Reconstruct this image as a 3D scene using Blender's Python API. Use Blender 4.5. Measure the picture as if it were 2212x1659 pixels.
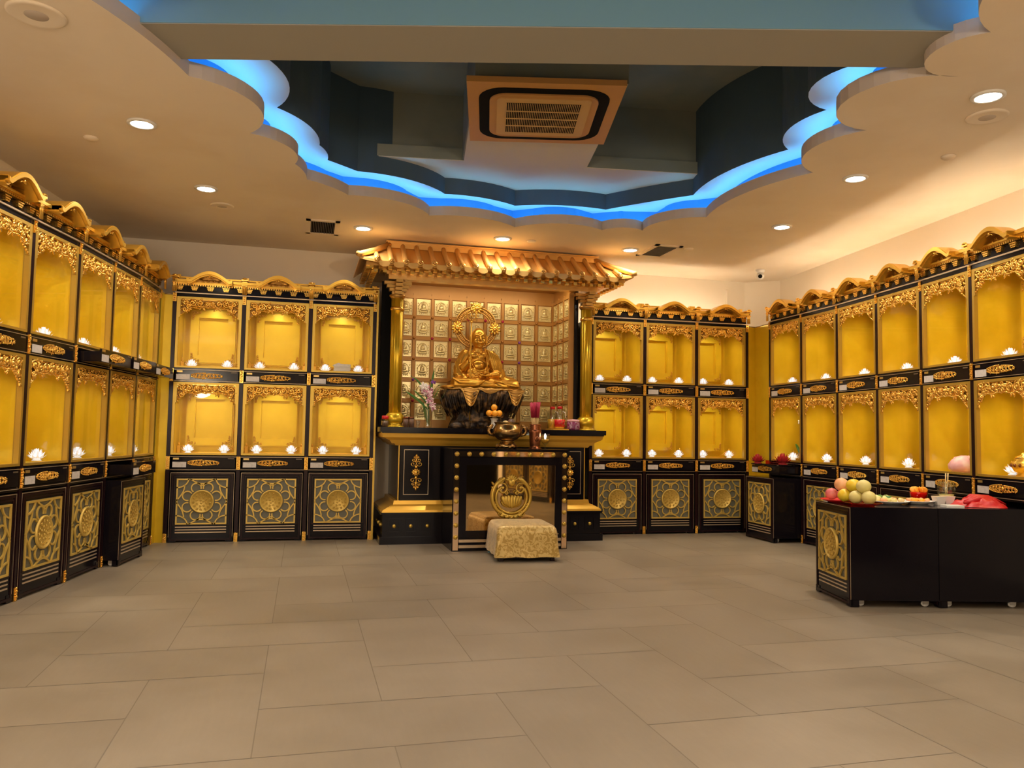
import bpy, math, random
from mathutils import Vector, Matrix
from mathutils.geometry import tessellate_polygon
from math import sin, cos, pi, radians as R
SC = bpy.context.scene
COL = SC.collection
for o in list(bpy.data.objects): bpy.data.objects.remove(o)

# ---------------------------------------------------------------- camera, world, exposure
cd = bpy.data.cameras.new('camera'); cam = bpy.data.objects.new('camera', cd); COL.objects.link(cam)
cd.sensor_fit = 'HORIZONTAL'; cd.sensor_width = 36.0; cd.lens = 36.0*1705.52/2212.0
rt = Vector((0.9665712, -0.2558702, 0.0164492)); fw = Vector((0.2543941, 0.9650459, 0.0630088)); up = Vector((-0.0319963, -0.0567179, 0.9978774))
m = Matrix.Identity(4)
for r_ in range(3):
    m[r_][0] = rt[r_]; m[r_][1] = up[r_]; m[r_][2] = -fw[r_]
m[0][3], m[1][3], m[2][3] = 1.73634, -9.57958, 1.27493
cam.matrix_world = m
cd.clip_start = 0.05; cd.clip_end = 100
SC.camera = cam
W = bpy.data.worlds.new('world'); SC.world = W; W.use_nodes = True
W.node_tree.nodes['Background'].inputs[0].default_value = (0.9, 0.75, 0.55, 1)
W.node_tree.nodes['Background'].inputs[1].default_value = 0.05
SC.view_settings.view_transform = 'Standard'; SC.view_settings.look = 'None'
SC.view_settings.gamma = 1.0; SC.view_settings.use_curve_mapping = False
SC.view_settings.exposure = 0.88
SC.cycles.max_bounces = 7; SC.cycles.glossy_bounces = 3
H = 3.55                                                              # ceiling height
WARM = (1.0, 0.87, 0.69)
def lamp(name, kind, loc, power, color, size=0.05, target=None, angle=None, blend=0.5, parent=None):
    l = bpy.data.lights.new(name, kind); l.energy = power; l.color = color
    if kind == 'SPOT':
        l.spot_size = R(angle); l.spot_blend = blend; l.shadow_soft_size = size
    elif kind == 'AREA':
        l.shape = 'RECTANGLE'; l.size = size[0]; l.size_y = size[1]
    else: l.shadow_soft_size = size
    o = bpy.data.objects.new(name, l); COL.objects.link(o); o.location = loc
    if target is not None:
        o.rotation_euler = (Vector(target)-Vector(loc)).to_track_quat('-Z', 'Y').to_euler()
    if parent: o.parent = parent
    return o
DOWN = [((0.50,-3.28), 90), ((0.78,-1.73), 80), ((2.32,-0.72), 60), ((3.92,-0.76), 85), ((5.54,-0.72), 60), ((6.65,-2.22), 95), ((6.32,-3.81), 100), ((6.03,-5.47), 100),
        ((0.25,-5.9), 90), ((0.3,-8.0), 90), ((4.9,-7.4), 90), ((4.6,-9.6), 90), ((2.2,-9.8), 90), ((0.6,-10.6), 80)]
for (x, y), e in DOWN:
    lamp('downlight_beam', 'SPOT', (x, y, H-0.02), e, WARM, 0.05, (x, y, 0), 168, 1.0)

for x_, y_ in ((-0.6,-11.6),(4.4,-11.8)):                              # unseen fill lights added behind the camera to brighten the ceiling
    lamp('rear_fill_light', 'POINT', (x_, y_, 2.3), 125, WARM, 0.25)

# ---------------------------------------------------------------- materials
def mat(name, base, rough=0.5, metal=0.0, emit=None, es=0.0, noise=None, bump=None, coat=0.0, alpha=None, trans=0.0, spec=None, ior=None):
    m = bpy.data.materials.new(name); m.use_nodes = True
    nt = m.node_tree; b = nt.nodes['Principled BSDF']
    b.inputs['Base Color'].default_value = (*base, 1); b.inputs['Roughness'].default_value = rough
    b.inputs['Metallic'].default_value = metal
    if coat: b.inputs['Coat Weight'].default_value = coat; b.inputs['Coat Roughness'].default_value = 0.08
    if trans: b.inputs['Transmission Weight'].default_value = trans
    if ior: b.inputs['IOR'].default_value = ior
    if spec is not None: b.inputs['Specular IOR Level'].default_value = spec
    if emit: b.inputs['Emission Color'].default_value = (*emit, 1); b.inputs['Emission Strength'].default_value = es
    tc = nt.nodes.new('ShaderNodeTexCoord')
    if noise:                                  # (scale, colour2, lo, hi, detail)
        n = nt.nodes.new('ShaderNodeTexNoise'); n.inputs['Scale'].default_value = noise[0]; n.inputs['Detail'].default_value = noise[4] if len(noise) > 4 else 4
        r = nt.nodes.new('ShaderNodeValToRGB'); r.color_ramp.elements[0].position = noise[2]; r.color_ramp.elements[1].position = noise[3]
        r.color_ramp.elements[0].color = (*base, 1); r.color_ramp.elements[1].color = (*noise[1], 1)
        nt.links.new(tc.outputs['Object'], n.inputs['Vector']); nt.links.new(n.outputs['Fac'], r.inputs[0]); nt.links.new(r.outputs[0], b.inputs['Base Color'])
    if bump:                                   # (scale, strength)
        n = nt.nodes.new('ShaderNodeTexNoise'); n.inputs['Scale'].default_value = bump[0]; n.inputs['Detail'].default_value = 3
        bp = nt.nodes.new('ShaderNodeBump'); bp.inputs['Strength'].default_value = bump[1]; bp.inputs['Distance'].default_value = 0.01
        nt.links.new(tc.outputs['Object'], n.inputs['Vector']); nt.links.new(n.outputs['Fac'], bp.inputs['Height']); nt.links.new(bp.outputs[0], b.inputs['Normal'])
    return m
M = {}
M['ceil'] = mat('ceiling_paint', (0.86, 0.75, 0.61), 0.75, noise=(1.3, (0.82, 0.70, 0.55), 0.45, 0.62))
M['wall'] = mat('wall_paint', (0.86, 0.78, 0.66), 0.8)
M['rear'] = mat('rear_paint', (0.5, 0.42, 0.33), 0.8)
M['fascia'] = mat('fascia_paint', (0.55, 0.47, 0.40), 0.7)
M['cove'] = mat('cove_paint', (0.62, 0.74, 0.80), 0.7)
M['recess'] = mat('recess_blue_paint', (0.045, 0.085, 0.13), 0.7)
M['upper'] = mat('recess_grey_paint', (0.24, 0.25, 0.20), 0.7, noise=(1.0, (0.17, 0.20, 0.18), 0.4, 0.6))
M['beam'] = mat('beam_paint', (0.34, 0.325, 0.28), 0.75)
M['coveblue'] = mat('cove_led_blue', (0.03, 0.24, 0.62), 0.7)  # saturated LED light on the cove's back wall, put into its colour
M['ledtint'] = mat('beam_led_blue', (0.15, 0.31, 0.40), 0.7)  # blue LED light on the beam face, put into its colour
M['lacquer'] = mat('black_lacquer', (0.006, 0.0045, 0.007), 0.14, spec=0.22)
M['lacq2'] = mat('dark_plum_lacquer', (0.014, 0.004, 0.006), 0.25, spec=0.25)
M['gold'] = mat('satin_gold_leaf', (0.78, 0.53, 0.022), 0.36, 0.30, noise=(5, (0.73, 0.49, 0.016), 0.4, 0.6))
M['gframe'] = mat('gold_frame_paint', (0.56, 0.37, 0.065), 0.35, 0.6)
M['carve'] = mat('bright_carved_gold', (1.0, 0.62, 0.13), 0.22, 0.92)
M['roofg'] = mat('gable_gold', (0.80, 0.48, 0.07), 0.30, 0.70)
M['grille'] = mat('grille_gold', (0.66, 0.45, 0.10), 0.42, 0.35)
M['line'] = mat('gilt_line', (0.55, 0.42, 0.28), 0.3, 0.5)
M['mesh'] = mat('grey_mesh_backing', (0.09, 0.085, 0.06), 0.5, noise=(260, (0.17, 0.165, 0.12), 0.45, 0.55, 1))
M['card'] = mat('white_card', (0.62, 0.58, 0.56), 0.6, noise=(60, (0.5, 0.47, 0.46), 0.5, 0.7, 1))
M['tag'] = mat('brass_tag', (0.60, 0.42, 0.14), 0.3, 0.7)
M['greytag'] = mat('dull_tag', (0.16, 0.12, 0.08), 0.4, 0.3)
M['white'] = mat('white_plastic', (0.8, 0.78, 0.75), 0.5)
M['lotus'] = mat('lit_white_petals', (0.85, 0.88, 0.95), 0.15, emit=(0.92, 0.95, 1.0), es=0.20)
M['lotuscore'] = mat('lotus_bulb_glow', (1, 1, 1), 0.4, emit=(0.95, 0.97, 1.0), es=3.2)
M['lamp'] = mat('downlight_glow', (1, 1, 1), 0.4, emit=(1.0, 0.93, 0.82), es=14.0)
M['strip'] = mat('warm_strip_glow', (1, 1, 1), 0.4, emit=(1.0, 0.80, 0.55), es=22.0)
M['led'] = mat('blue_led_glow', (0.1, 0.5, 1), 0.4, emit=(0.17, 0.58, 0.95), es=9.5)
M['dark'] = mat('near_black', (0.01, 0.01, 0.01), 0.8, spec=0.05)
M['soffit'] = mat('cream_soffit', (0.62, 0.58, 0.48), 0.75)
M['chrome'] = mat('grey_metal', (0.55, 0.55, 0.55), 0.3, 0.9)
M['mirror'] = mat('bronze_mirror', (0.60, 0.42, 0.21), 0.03, 1.0)
M['mirrorstrip'] = mat('peach_mirror_strip', (0.95, 0.66, 0.42), 0.06, 1.0)
M['bronze'] = mat('aged_bronze', (0.50, 0.32, 0.12), 0.20, 0.95, noise=(9, (0.36, 0.22, 0.09), 0.4, 0.65))
M['copper'] = mat('dark_copper', (0.26, 0.09, 0.04), 0.25, 0.8)
M['statue'] = mat('polished_statue_gold', (0.78, 0.43, 0.065), 0.28, 0.85)
M['dimgold'] = mat('gap_shade_gold', (0.34, 0.17, 0.02), 0.4, 0.4)  # dark tone of unlit gold, shade put into the colour
M['darkgold'] = mat('dark_gilt', (0.62, 0.36, 0.10), 0.3, 0.85)
M['rock'] = mat('dark_rock', (0.022, 0.013, 0.010), 0.45, 0.2, noise=(11, (0.30, 0.17, 0.065), 0.47, 0.68, 8), bump=(30, 0.8))
M['tilepanel'] = mat('amber_niche_wood', (0.52, 0.26, 0.06), 0.35, 0.2)
M['btile'] = mat('pale_gilt_relief', (0.84, 0.71, 0.36), 0.27, 0.5)
M['rooft'] = mat('golden_roof_tile', (0.84, 0.52, 0.17), 0.28, 0.65)
M['yellowgold'] = mat('column_gold', (0.66, 0.43, 0.025), 0.28, 0.6)
M['mould'] = mat('moulding_gold', (0.70, 0.40, 0.05), 0.32, 0.5)
M['acp'] = mat('aged_beige_plastic', (0.52, 0.27, 0.08), 0.55)
M['acp2'] = mat('pale_beige_plastic', (0.60, 0.38, 0.14), 0.55)
M['orange'] = mat('orange_peel', (0.95, 0.42, 0.03), 0.45, bump=(60, 0.2))
M['red'] = mat('red_plastic', (0.62, 0.015, 0.02), 0.3)
M['redcloth'] = mat('red_satin', (0.52, 0.004, 0.010), 0.4)
M['pinkinc'] = mat('magenta_incense', (0.42, 0.015, 0.06), 0.6)
M['straw'] = mat('pale_bamboo', (0.75, 0.55, 0.25), 0.6)
M['green'] = mat('leaf_green', (0.05, 0.18, 0.02), 0.4)
M['purple'] = mat('purple_wrap', (0.22, 0.03, 0.10), 0.25, noise=(30, (0.5, 0.35, 0.45), 0.5, 0.7))
M['petalp'] = mat('orchid_pink', (0.55, 0.18, 0.30), 0.5, noise=(35, (0.85, 0.70, 0.72), 0.42, 0.58))
M['petalw'] = mat('orchid_white', (0.85, 0.80, 0.78), 0.5)
M['petalv'] = mat('orchid_purple', (0.25, 0.06, 0.40), 0.5)
M['brownbox'] = mat('brown_grain', (0.10, 0.05, 0.03), 0.5, noise=(25, (0.20, 0.11, 0.07), 0.4, 0.6))
M['oil'] = mat('golden_oil', (0.85, 0.45, 0.05), 0.15)
M['cream'] = mat('melon_cream', (0.78, 0.66, 0.26), 0.5, noise=(6, (0.70, 0.62, 0.20), 0.4, 0.7))
M['peach'] = mat('peach_skin', (0.85, 0.36, 0.15), 0.5, noise=(5, (0.88, 0.50, 0.25), 0.4, 0.6))
M['yellowf'] = mat('yellow_melon', (0.86, 0.58, 0.03), 0.4, noise=(8, (0.72, 0.60, 0.04), 0.5, 0.7))
M['pinkf'] = mat('pink_apple', (0.72, 0.14, 0.16), 0.4, noise=(6, (0.85, 0.32, 0.25), 0.45, 0.65))
M['amber'] = mat('amber_gem', (0.45, 0.20, 0.05), 0.1, 0.3)
M['pinkwrap'] = mat('pink_paper', (0.80, 0.42, 0.45), 0.6, noise=(9, (0.86, 0.62, 0.60), 0.45, 0.6))
M['candle'] = mat('candle_flame_glow', (1, 0.9, 0.7), 0.4, emit=(1.0, 0.85, 0.6), es=30.0)
M['redlotus'] = mat('ruby_glass', (0.50, 0.035, 0.045), 0.08, coat=0.6)
def glass(name, tint=(1, 1, 1), ior=1.25, extra=0.0):
    m = bpy.data.materials.new(name); m.use_nodes = True; nt = m.node_tree; nt.nodes.clear()
    o = nt.nodes.new('ShaderNodeOutputMaterial'); mx = nt.nodes.new('ShaderNodeMixShader'); t = nt.nodes.new('ShaderNodeBsdfTransparent')
    g = nt.nodes.new('ShaderNodeBsdfGlossy'); lw = nt.nodes.new('ShaderNodeLayerWeight'); lw.inputs[0].default_value = 0.5
    pw = nt.nodes.new('ShaderNodeMath'); pw.operation = 'POWER'; pw.inputs[1].default_value = 5.0; nt.links.new(lw.outputs['Facing'], pw.inputs[0])
    f = nt.nodes.new('ShaderNodeMath'); f.operation = 'MULTIPLY_ADD'; f.inputs[1].default_value = 0.7; f.inputs[2].default_value = (ior-1)**2/(ior+1)**2; nt.links.new(pw.outputs[0], f.inputs[0])
    t.inputs[0].default_value = (*tint, 1); g.inputs['Roughness'].default_value = 0.02
    a = nt.nodes.new('ShaderNodeMath'); a.operation = 'ADD'; a.inputs[1].default_value = extra
    nt.links.new(f.outputs[0], a.inputs[0]); nt.links.new(a.outputs[0], mx.inputs[0])
    nt.links.new(t.outputs[0], mx.inputs[1]); nt.links.new(g.outputs[0], mx.inputs[2]); nt.links.new(mx.outputs[0], o.inputs[0])
    return m
M['glass'] = glass('clear_pane')
M['clear'] = glass('clear_vessel_glass', (0.93, 0.95, 0.92), 1.4, 0.08)
M['redclear'] = glass('red_tinted_film', (0.85, 0.25, 0.2), 1.4, 0.05)
# floor: per-tile tone comes with a face attribute of the tile mesh, cloudy wear on top
def floor_mat():
    m = bpy.data.materials.new('matt_taupe_floor_tile'); m.use_nodes = True; nt = m.node_tree; b = nt.nodes['Principled BSDF']
    at = nt.nodes.new('ShaderNodeAttribute'); at.attribute_name = 'tone'
    tc = nt.nodes.new('ShaderNodeTexCoord')
    n1 = nt.nodes.new('ShaderNodeTexNoise'); n1.inputs['Scale'].default_value = 1.2; n1.inputs['Detail'].default_value = 7; n1.inputs['Roughness'].default_value = 0.65
    n2 = nt.nodes.new('ShaderNodeTexNoise'); n2.inputs['Scale'].default_value = 45; n2.inputs['Detail'].default_value = 2
    mp = nt.nodes.new('ShaderNodeMapping'); mp.inputs['Scale'].default_value = (1, 0.12, 1)
    r = nt.nodes.new('ShaderNodeValToRGB'); r.color_ramp.elements[0].position = 0.28; r.color_ramp.elements[1].position = 0.72
    r.color_ramp.elements[0].color = (0.200, 0.162, 0.118, 1); r.color_ramp.elements[1].color = (0.272, 0.224, 0.168, 1)
    mul = nt.nodes.new('ShaderNodeVectorMath'); mul.operation = 'SCALE'
    a = nt.nodes.new('ShaderNodeMath'); a.operation = 'MULTIPLY_ADD'; a.inputs[1].default_value = 0.10; 
    nt.links.new(tc.outputs['Object'], n1.inputs['Vector']); nt.links.new(tc.outputs['Object'], mp.inputs[0]); nt.links.new(mp.outputs[0], n2.inputs['Vector'])
    nt.links.new(n1.outputs['Fac'], r.inputs[0]); nt.links.new(r.outputs[0], mul.inputs[0])
    nt.links.new(n2.outputs['Fac'], a.inputs[0]); nt.links.new(at.outputs['Fac'], a.inputs[2]); nt.links.new(a.outputs[0], mul.inputs['Scale'])
    nt.links.new(mul.outputs[0], b.inputs['Base Color']); b.inputs['Roughness'].default_value = 0.42
    rr = nt.nodes.new('ShaderNodeMapRange'); rr.inputs[3].default_value = 0.33; rr.inputs[4].default_value = 0.55
    nt.links.new(n1.outputs['Fac'], rr.inputs[0]); nt.links.new(rr.outputs[0], b.inputs['Roughness'])
    return m
M['floor'] = floor_mat()
M['grout'] = mat('grout', (0.20, 0.165, 0.125), 0.8)
def brocade():
    m = bpy.data.materials.new('gold_brocade'); m.use_nodes = True; nt = m.node_tree; b = nt.nodes['Principled BSDF']
    tc = nt.nodes.new('ShaderNodeTexCoord'); v = nt.nodes.new('ShaderNodeTexNoise'); v.inputs['Scale'].default_value = 17; v.inputs['Detail'].default_value = 1; v.inputs['Distortion'].default_value = 2.2
    r = nt.nodes.new('ShaderNodeValToRGB'); r.color_ramp.elements[0].position = 0.47; r.color_ramp.elements[1].position = 0.52
    r.color_ramp.elements[0].color = (0.40, 0.25, 0.05, 1); r.color_ramp.elements[1].color = (0.60, 0.42, 0.14, 1)
    nt.links.new(tc.outputs['Object'], v.inputs['Vector']); nt.links.new(v.outputs['Fac'], r.inputs[0]); nt.links.new(r.outputs[0], b.inputs['Base Color'])
    b.inputs['Roughness'].default_value = 0.38; b.inputs['Sheen Weight'].default_value = 0.4; b.inputs['Metallic'].default_value = 0.2
    bp = nt.nodes.new('ShaderNodeBump'); bp.inputs['Strength'].default_value = 0.3; bp.inputs['Distance'].default_value = 0.004
    nt.links.new(v.outputs['Fac'], bp.inputs['Height']); nt.links.new(bp.outputs[0], b.inputs['Normal'])
    return m
M['brocade'] = brocade()

# ---------------------------------------------------------------- mesh helpers
class MB:
    def __init__(s): s.v = []; s.f = []; s.s = []
    def add(s, vs, fs, smooth=False):
        o = len(s.v); s.v += [tuple(v) for v in vs]; s.f += [tuple(i+o for i in f) for f in fs]; s.s += [smooth]*len(fs)
    def box(s, x0, x1, y0, y1, z0, z1):
        vs = [(x0,y0,z0),(x1,y0,z0),(x1,y1,z0),(x0,y1,z0),(x0,y0,z1),(x1,y0,z1),(x1,y1,z1),(x0,y1,z1)]
        s.add(vs, [(0,3,2,1),(4,5,6,7),(0,1,5,4),(1,2,6,5),(2,3,7,6),(3,0,4,7)])
    def hexa(s, lo, hi):                       # two quads (bottom, top) of 4 points
        s.add(list(lo)+list(hi), [(0,3,2,1),(4,5,6,7),(0,1,5,4),(1,2,6,5),(2,3,7,6),(3,0,4,7)])
    def frame(s, x0, x1, z0, z1, w, y0, y1):   # rectangular picture-frame in the xz plane
        s.box(x0, x1, y0, y1, z0, z0+w); s.box(x0, x1, y0, y1, z1-w, z1); s.box(x0, x0+w, y0, y1, z0+w, z1-w); s.box(x1-w, x1, y0, y1, z0+w, z1-w)
    def prism(s, pts, a, b, axis='y', smooth=False):  # 2D outline extruded
        n = len(pts)
        if axis == 'y': P = [(p[0], a, p[1]) for p in pts] + [(p[0], b, p[1]) for p in pts]
        elif axis == 'x': P = [(a, p[0], p[1]) for p in pts] + [(b, p[0], p[1]) for p in pts]
        else: P = [(p[0], p[1], a) for p in pts] + [(p[0], p[1], b) for p in pts]
        s.add(P, [(i, (i+1) % n, (i+1) % n+n, i+n) for i in range(n)], smooth)
        tr = tessellate_polygon([[Vector(P[i]) for i in range(n)]])
        s.add(P, [t for t in tr] + [tuple(i+n for i in reversed(t)) for t in tr])
    def tube(s, pts, r, n=6, cap=True, smooth=True):
        pts = [Vector(p) for p in pts]; rs = r if isinstance(r, (list, tuple)) else [r]*len(pts)
        vs = []; fs = []; up_ = None
        for i, p in enumerate(pts):
            t = (pts[min(i+1, len(pts)-1)]-pts[max(i-1, 0)])
            if t.length < 1e-9: t = Vector((0,0,1))
            t.normalize()
            if up_ is None: up_ = Vector((0,1,0)) if abs(t.y) < 0.9 else Vector((1,0,0))
            a = t.cross(up_)
            if a.length < 1e-6: a = t.cross(Vector((1,0,0.3)))
            a.normalize(); b = a.cross(t); b.normalize(); up_ = b
            for k in range(n):
                an = 2*pi*k/n; vs.append(p+(a*cos(an)+b*sin(an))*rs[i])
        for i in range(len(pts)-1):
            for k in range(n):
                k2 = (k+1) % n; fs.append((i*n+k, i*n+k2, (i+1)*n+k2, (i+1)*n+k))
        if cap: fs += [tuple(reversed(range(n))), tuple(range((len(pts)-1)*n, len(pts)*n))]
        s.add(vs, fs, smooth)
    def lathe(s, prof, c=(0,0,0), n=24, smooth=True, rad=None):   # prof: (r, z)
        vs = []; fs = []
        for r, z in prof:
            for k in range(n):
                an = 2*pi*k/n; q = r*(rad(an, z) if rad else 1); vs.append((c[0]+q*cos(an), c[1]+q*sin(an), c[2]+z))
        for i in range(len(prof)-1):
            for k in range(n):
                k2 = (k+1) % n; fs.append((i*n+k, i*n+k2, (i+1)*n+k2, (i+1)*n+k))
        fs += [tuple(reversed(range(n))), tuple(range((len(prof)-1)*n, len(prof)*n))]
        s.add(vs, fs, smooth)
    def ell(s, c, r, n=8, mm=6, rot=None):     # ellipsoid; rot = Matrix
        if not isinstance(r, (tuple, list)): r = (r, r, r)
        vs = []; fs = []; c = Vector(c)
        for i in range(1, mm):
            th = pi*i/mm
            for k in range(n):
                an = 2*pi*k/n; v = Vector((r[0]*sin(th)*cos(an), r[1]*sin(th)*sin(an), r[2]*cos(th)))
                vs.append(c+(rot @ v if rot else v))
        t = Vector((0,0,r[2])); top = c+(rot @ t if rot else t); bot = c-(rot @ t if rot else t)
        vs += [top, bot]; T = len(vs)-2
        for i in range(mm-2):
            for k in range(n):
                k2 = (k+1) % n; fs.append((i*n+k, (i+1)*n+k, (i+1)*n+k2, i*n+k2))
        for k in range(n):
            k2 = (k+1) % n; fs.append((T, k, k2)); fs.append((T+1, (mm-2)*n+k2, (mm-2)*n+k))
        s.add(vs, fs, True)
    def xform(s, mtx, start=0):
        for i in range(start, len(s.v)): s.v[i] = tuple(mtx @ Vector(s.v[i]))
    def build(s, name, mt, parent=None, **kw):
        me = bpy.data.meshes.new(name); me.from_pydata(s.v, [], s.f); me.update()
        me.polygons.foreach_set('use_smooth', s.s)
        me.materials.append(M[mt] if isinstance(mt, str) else mt)
        o = bpy.data.objects.new(name, me); COL.objects.link(o)
        if parent is not None: o.parent = parent
        for k, v in kw.items(): o[k] = v
        return o
def one(fn, name, mt, parent=None, **kw):
    b = MB(); fn(b); return b.build(name, mt, parent, **kw)
def thing(name, label, cat, loc=(0,0,0), rz=0, group=None):
    o = bpy.data.objects.new(name, None); COL.objects.link(o); o.location = loc; o.rotation_euler = (0,0,rz); o.empty_display_size = 0.1
    o['label'] = label; o['category'] = cat
    if group: o['group'] = group
    return o
def tag(o, label, cat, group=None):
    o['label'] = label; o['category'] = cat
    if group: o['group'] = group
    return o
KIDS = {}
def index_kids():
    KIDS.clear()
    for o in COL.objects:
        if o.parent: KIDS.setdefault(o.parent.name, []).append(o)
def dup(o, parent=None, label=None, skip=()):
    c = o.copy(); COL.objects.link(c)
    if parent is not None: c.parent = parent
    if label: c['label'] = label
    for ch in KIDS.get(o.name, []):
        if ch.name.split('.')[0] in skip: continue
        dup(ch, c)
    return c
def struct(b, name, mt): return b.build(name, mt, None, kind='structure')
RNG = random.Random(7)

# ornament generators, drawn in the xz plane facing -y
def scroll(b, x, z, r, a0, turns, d=1, y=0.0, w=0.006, n=12, tail=0.0, ns=5):
    pts = []; rs = []
    for i in range(n+1):
        t = i/n; an = a0+d*turns*2*pi*t; q = r*(1-0.82*t)
        pts.append((x+q*cos(an), y-0.004*sin(t*pi), z+q*sin(an))); rs.append(w*(0.55+0.6*t))
    b.tube(pts, rs, ns); b.ell((pts[-1][0], y-0.004, pts[-1][2]), w*1.5, 6, 4)
def leaf(b, x, z, L, wd, an, y=0.0, th=0.008):
    b.ell((x+cos(an)*L/2, y, z+sin(an)*L/2), (L/2, th, wd/2), 6, 5, Matrix.Rotation(-an, 3, 'Y'))

# ---------------------------------------------------------------- setting: floor, walls, ceiling
WL = [(-0.46, 0.65), (-0.84, -2.06), (-2.35, -13.0)]
WR = [(8.34, 0.36), (7.91, -4.12), (7.55, -5.9), (6.15, -9.4), (6.0, -13.0)]
def floor():
    b = MB(); u = 0.5575; x0, y0 = 2.14, -5.72; g = 0.0026; tones = []
    rg = random.Random(3)
    for i in range(-9, 13):
        for j in range(-14, 13):
            c = (i-j) % 4
            if c == 0: a = (i, j, i+2, j+1)
            elif c == 3: a = (i, j, i+1, j+2)
            else: continue
            X0, Y0, X1, Y1 = x0+a[0]*u+g, y0+a[1]*u+g, x0+a[2]*u-g, y0+a[3]*u-g
            b.add([(X0,Y0,0),(X1,Y0,0),(X1,Y1,0),(X0,Y1,0)], [(0,1,2,3)]); tones.append(0.87+rg.random()*0.13)
    o = struct(b, 'floor', 'floor')
    at = o.data.attributes.new('tone', 'FLOAT', 'FACE')
    at.data.foreach_set('value', tones)
    b = MB(); b.box(-4, 10, -14, 2, -0.06, -0.0012); g_ = b.build('floor_bed', 'grout', o)
floor()
def wallseg(p, q, name, mt='wall', z1=H, t=0.1, side=1):
    p, q = Vector((*p, 0)), Vector((*q, 0)); d = (q-p).normalized(); n = Vector((-d.y, d.x, 0))*t*side
    b = MB(); P = [p, q, q+n, p+n]; b.hexa([(v.x, v.y, 0) for v in P], [(v.x, v.y, z1) for v in P]); return struct(b, name, mt)
wallseg(WL[0], (7.94, 0.65), 'wall_back', side=1)
wallseg((7.94, 0.65), WR[0], 'wall_back_right', side=1)
wallseg(WR[0], WR[1], 'wall_right', side=1); wallseg(WR[1], WR[2], 'wall_right_near', side=1); wallseg(WR[2], WR[3], 'wall_right_angled', side=1); wallseg(WR[3], WR[4], 'wall_right_rear', side=1)
wallseg(WL[1], WL[0], 'wall_left', side=1); wallseg(WL[2], WL[1], 'wall_left_near', side=1)
wallseg((-2.5, -13.0), (7.0, -13.0), 'wall_front', 'rear', side=-1)
_d = MB(); _d.hexa([(4.2,-9.35,0),(5.70,-8.75,0),(5.74,-8.85,0),(4.24,-9.45,0)],[(4.2,-9.35,2.6),(5.70,-8.75,2.6),(5.74,-8.85,2.6),(4.24,-9.45,2.6)]); struct(_d, 'door_1', 'dark')
def arc3(a, m_, c, n=14):
    ax, ay = a; bx, by = m_; cx, cy = c
    d = 2*(ax*(by-cy)+bx*(cy-ay)+cx*(ay-by))
    if abs(d) < 1e-6: return [a]
    ux = ((ax*ax+ay*ay)*(by-cy)+(bx*bx+by*by)*(cy-ay)+(cx*cx+cy*cy)*(ay-by))/d
    uy = ((ax*ax+ay*ay)*(cx-bx)+(bx*bx+by*by)*(ax-cx)+(cx*cx+cy*cy)*(bx-ax))/d
    r = math.hypot(ax-ux, ay-uy); t0 = math.atan2(ay-uy, ax-ux); t1 = math.atan2(by-uy, bx-ux); t2 = math.atan2(cy-uy, cx-ux)
    def norm(t, ref, s):
        while (t-ref)*s < 0: t += 2*pi*s
        while (t-ref)*s > 2*pi: t -= 2*pi*s
        return t
    s = 1 if norm(t1, t0, 1) < norm(t2, t0, 1) else -1
    t2 = norm(t2, t0, s)
    return [(ux+r*cos(t0+(t2-t0)*i/n), uy+r*sin(t0+(t2-t0)*i/n)) for i in range(n)]
ARCS = [((0.38,-5.32),(0.76,-4.72)),((0.95,-4.23),(1.34,-3.90)),((1.27,-3.31),(1.60,-3.00)),((1.60,-2.69),(1.675,-2.50)),((1.70,-2.29),(1.92,-2.13)),((2.09,-1.92),(2.58,-1.86)),
        ((2.95,-1.45),(3.42,-1.54)),((3.93,-1.28),(4.37,-1.59)),((4.88,-1.46),(5.08,-1.65)),((5.31,-1.59),(5.38,-2.06)),((5.71,-2.30),(5.64,-3.05)),((5.89,-3.82),(5.53,-4.30)),
        ((5.68,-4.74),(5.20,-5.12)),((5.63,-5.64),(5.24,-5.86)),((5.37,-6.13),(4.98,-6.55)),((5.10,-7.10),(4.6,-7.2)),((4.5,-7.7),(4.0,-7.5)),((3.4,-8.0),(2.8,-7.55)),((2.2,-7.7),(1.8,-7.3)),
        ((1.3,-7.1),(1.15,-6.6)),((0.7,-6.3),(0.80,-5.75))]
OUT = []
for i, (a, m_) in enumerate(ARCS): OUT += arc3(a, m_, ARCS[(i+1) % len(ARCS)][0])
ARCB = [((1.20,-4.30),(1.55,-3.78)),((1.46,-3.25),(1.70,-2.96)),((1.80,-2.51),(1.87,-2.33)),((1.88,-2.14),(2.04,-2.01)),((2.17,-1.90),(2.68,-1.80)),((3.11,-1.44),(3.55,-1.42)),((3.93,-1.25),(4.46,-1.43)),
        ((4.94,-1.42),(5.26,-1.82)),((5.61,-2.20),(5.56,-2.95)),((5.77,-3.64),(5.50,-4.05)),((5.55,-4.46),(5.19,-4.80)),((5.45,-5.30),(5.05,-5.75)),((5.15,-6.20),(4.80,-6.65)),((4.80,-7.10),(4.45,-7.15)),
        ((4.30,-7.50),(3.9,-7.40)),((3.4,-7.75),(2.8,-7.40)),((2.3,-7.5),(1.95,-7.1)),((1.4,-6.9),(1.35,-6.4)),((0.95,-6.1),(1.05,-5.6)),((0.75,-5.2),(1.07,-4.75))]
OUTB = []
for i, (a, m_) in enumerate(ARCB): OUTB += arc3(a, m_, ARCB[(i+1) % len(ARCB)][0])
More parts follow.
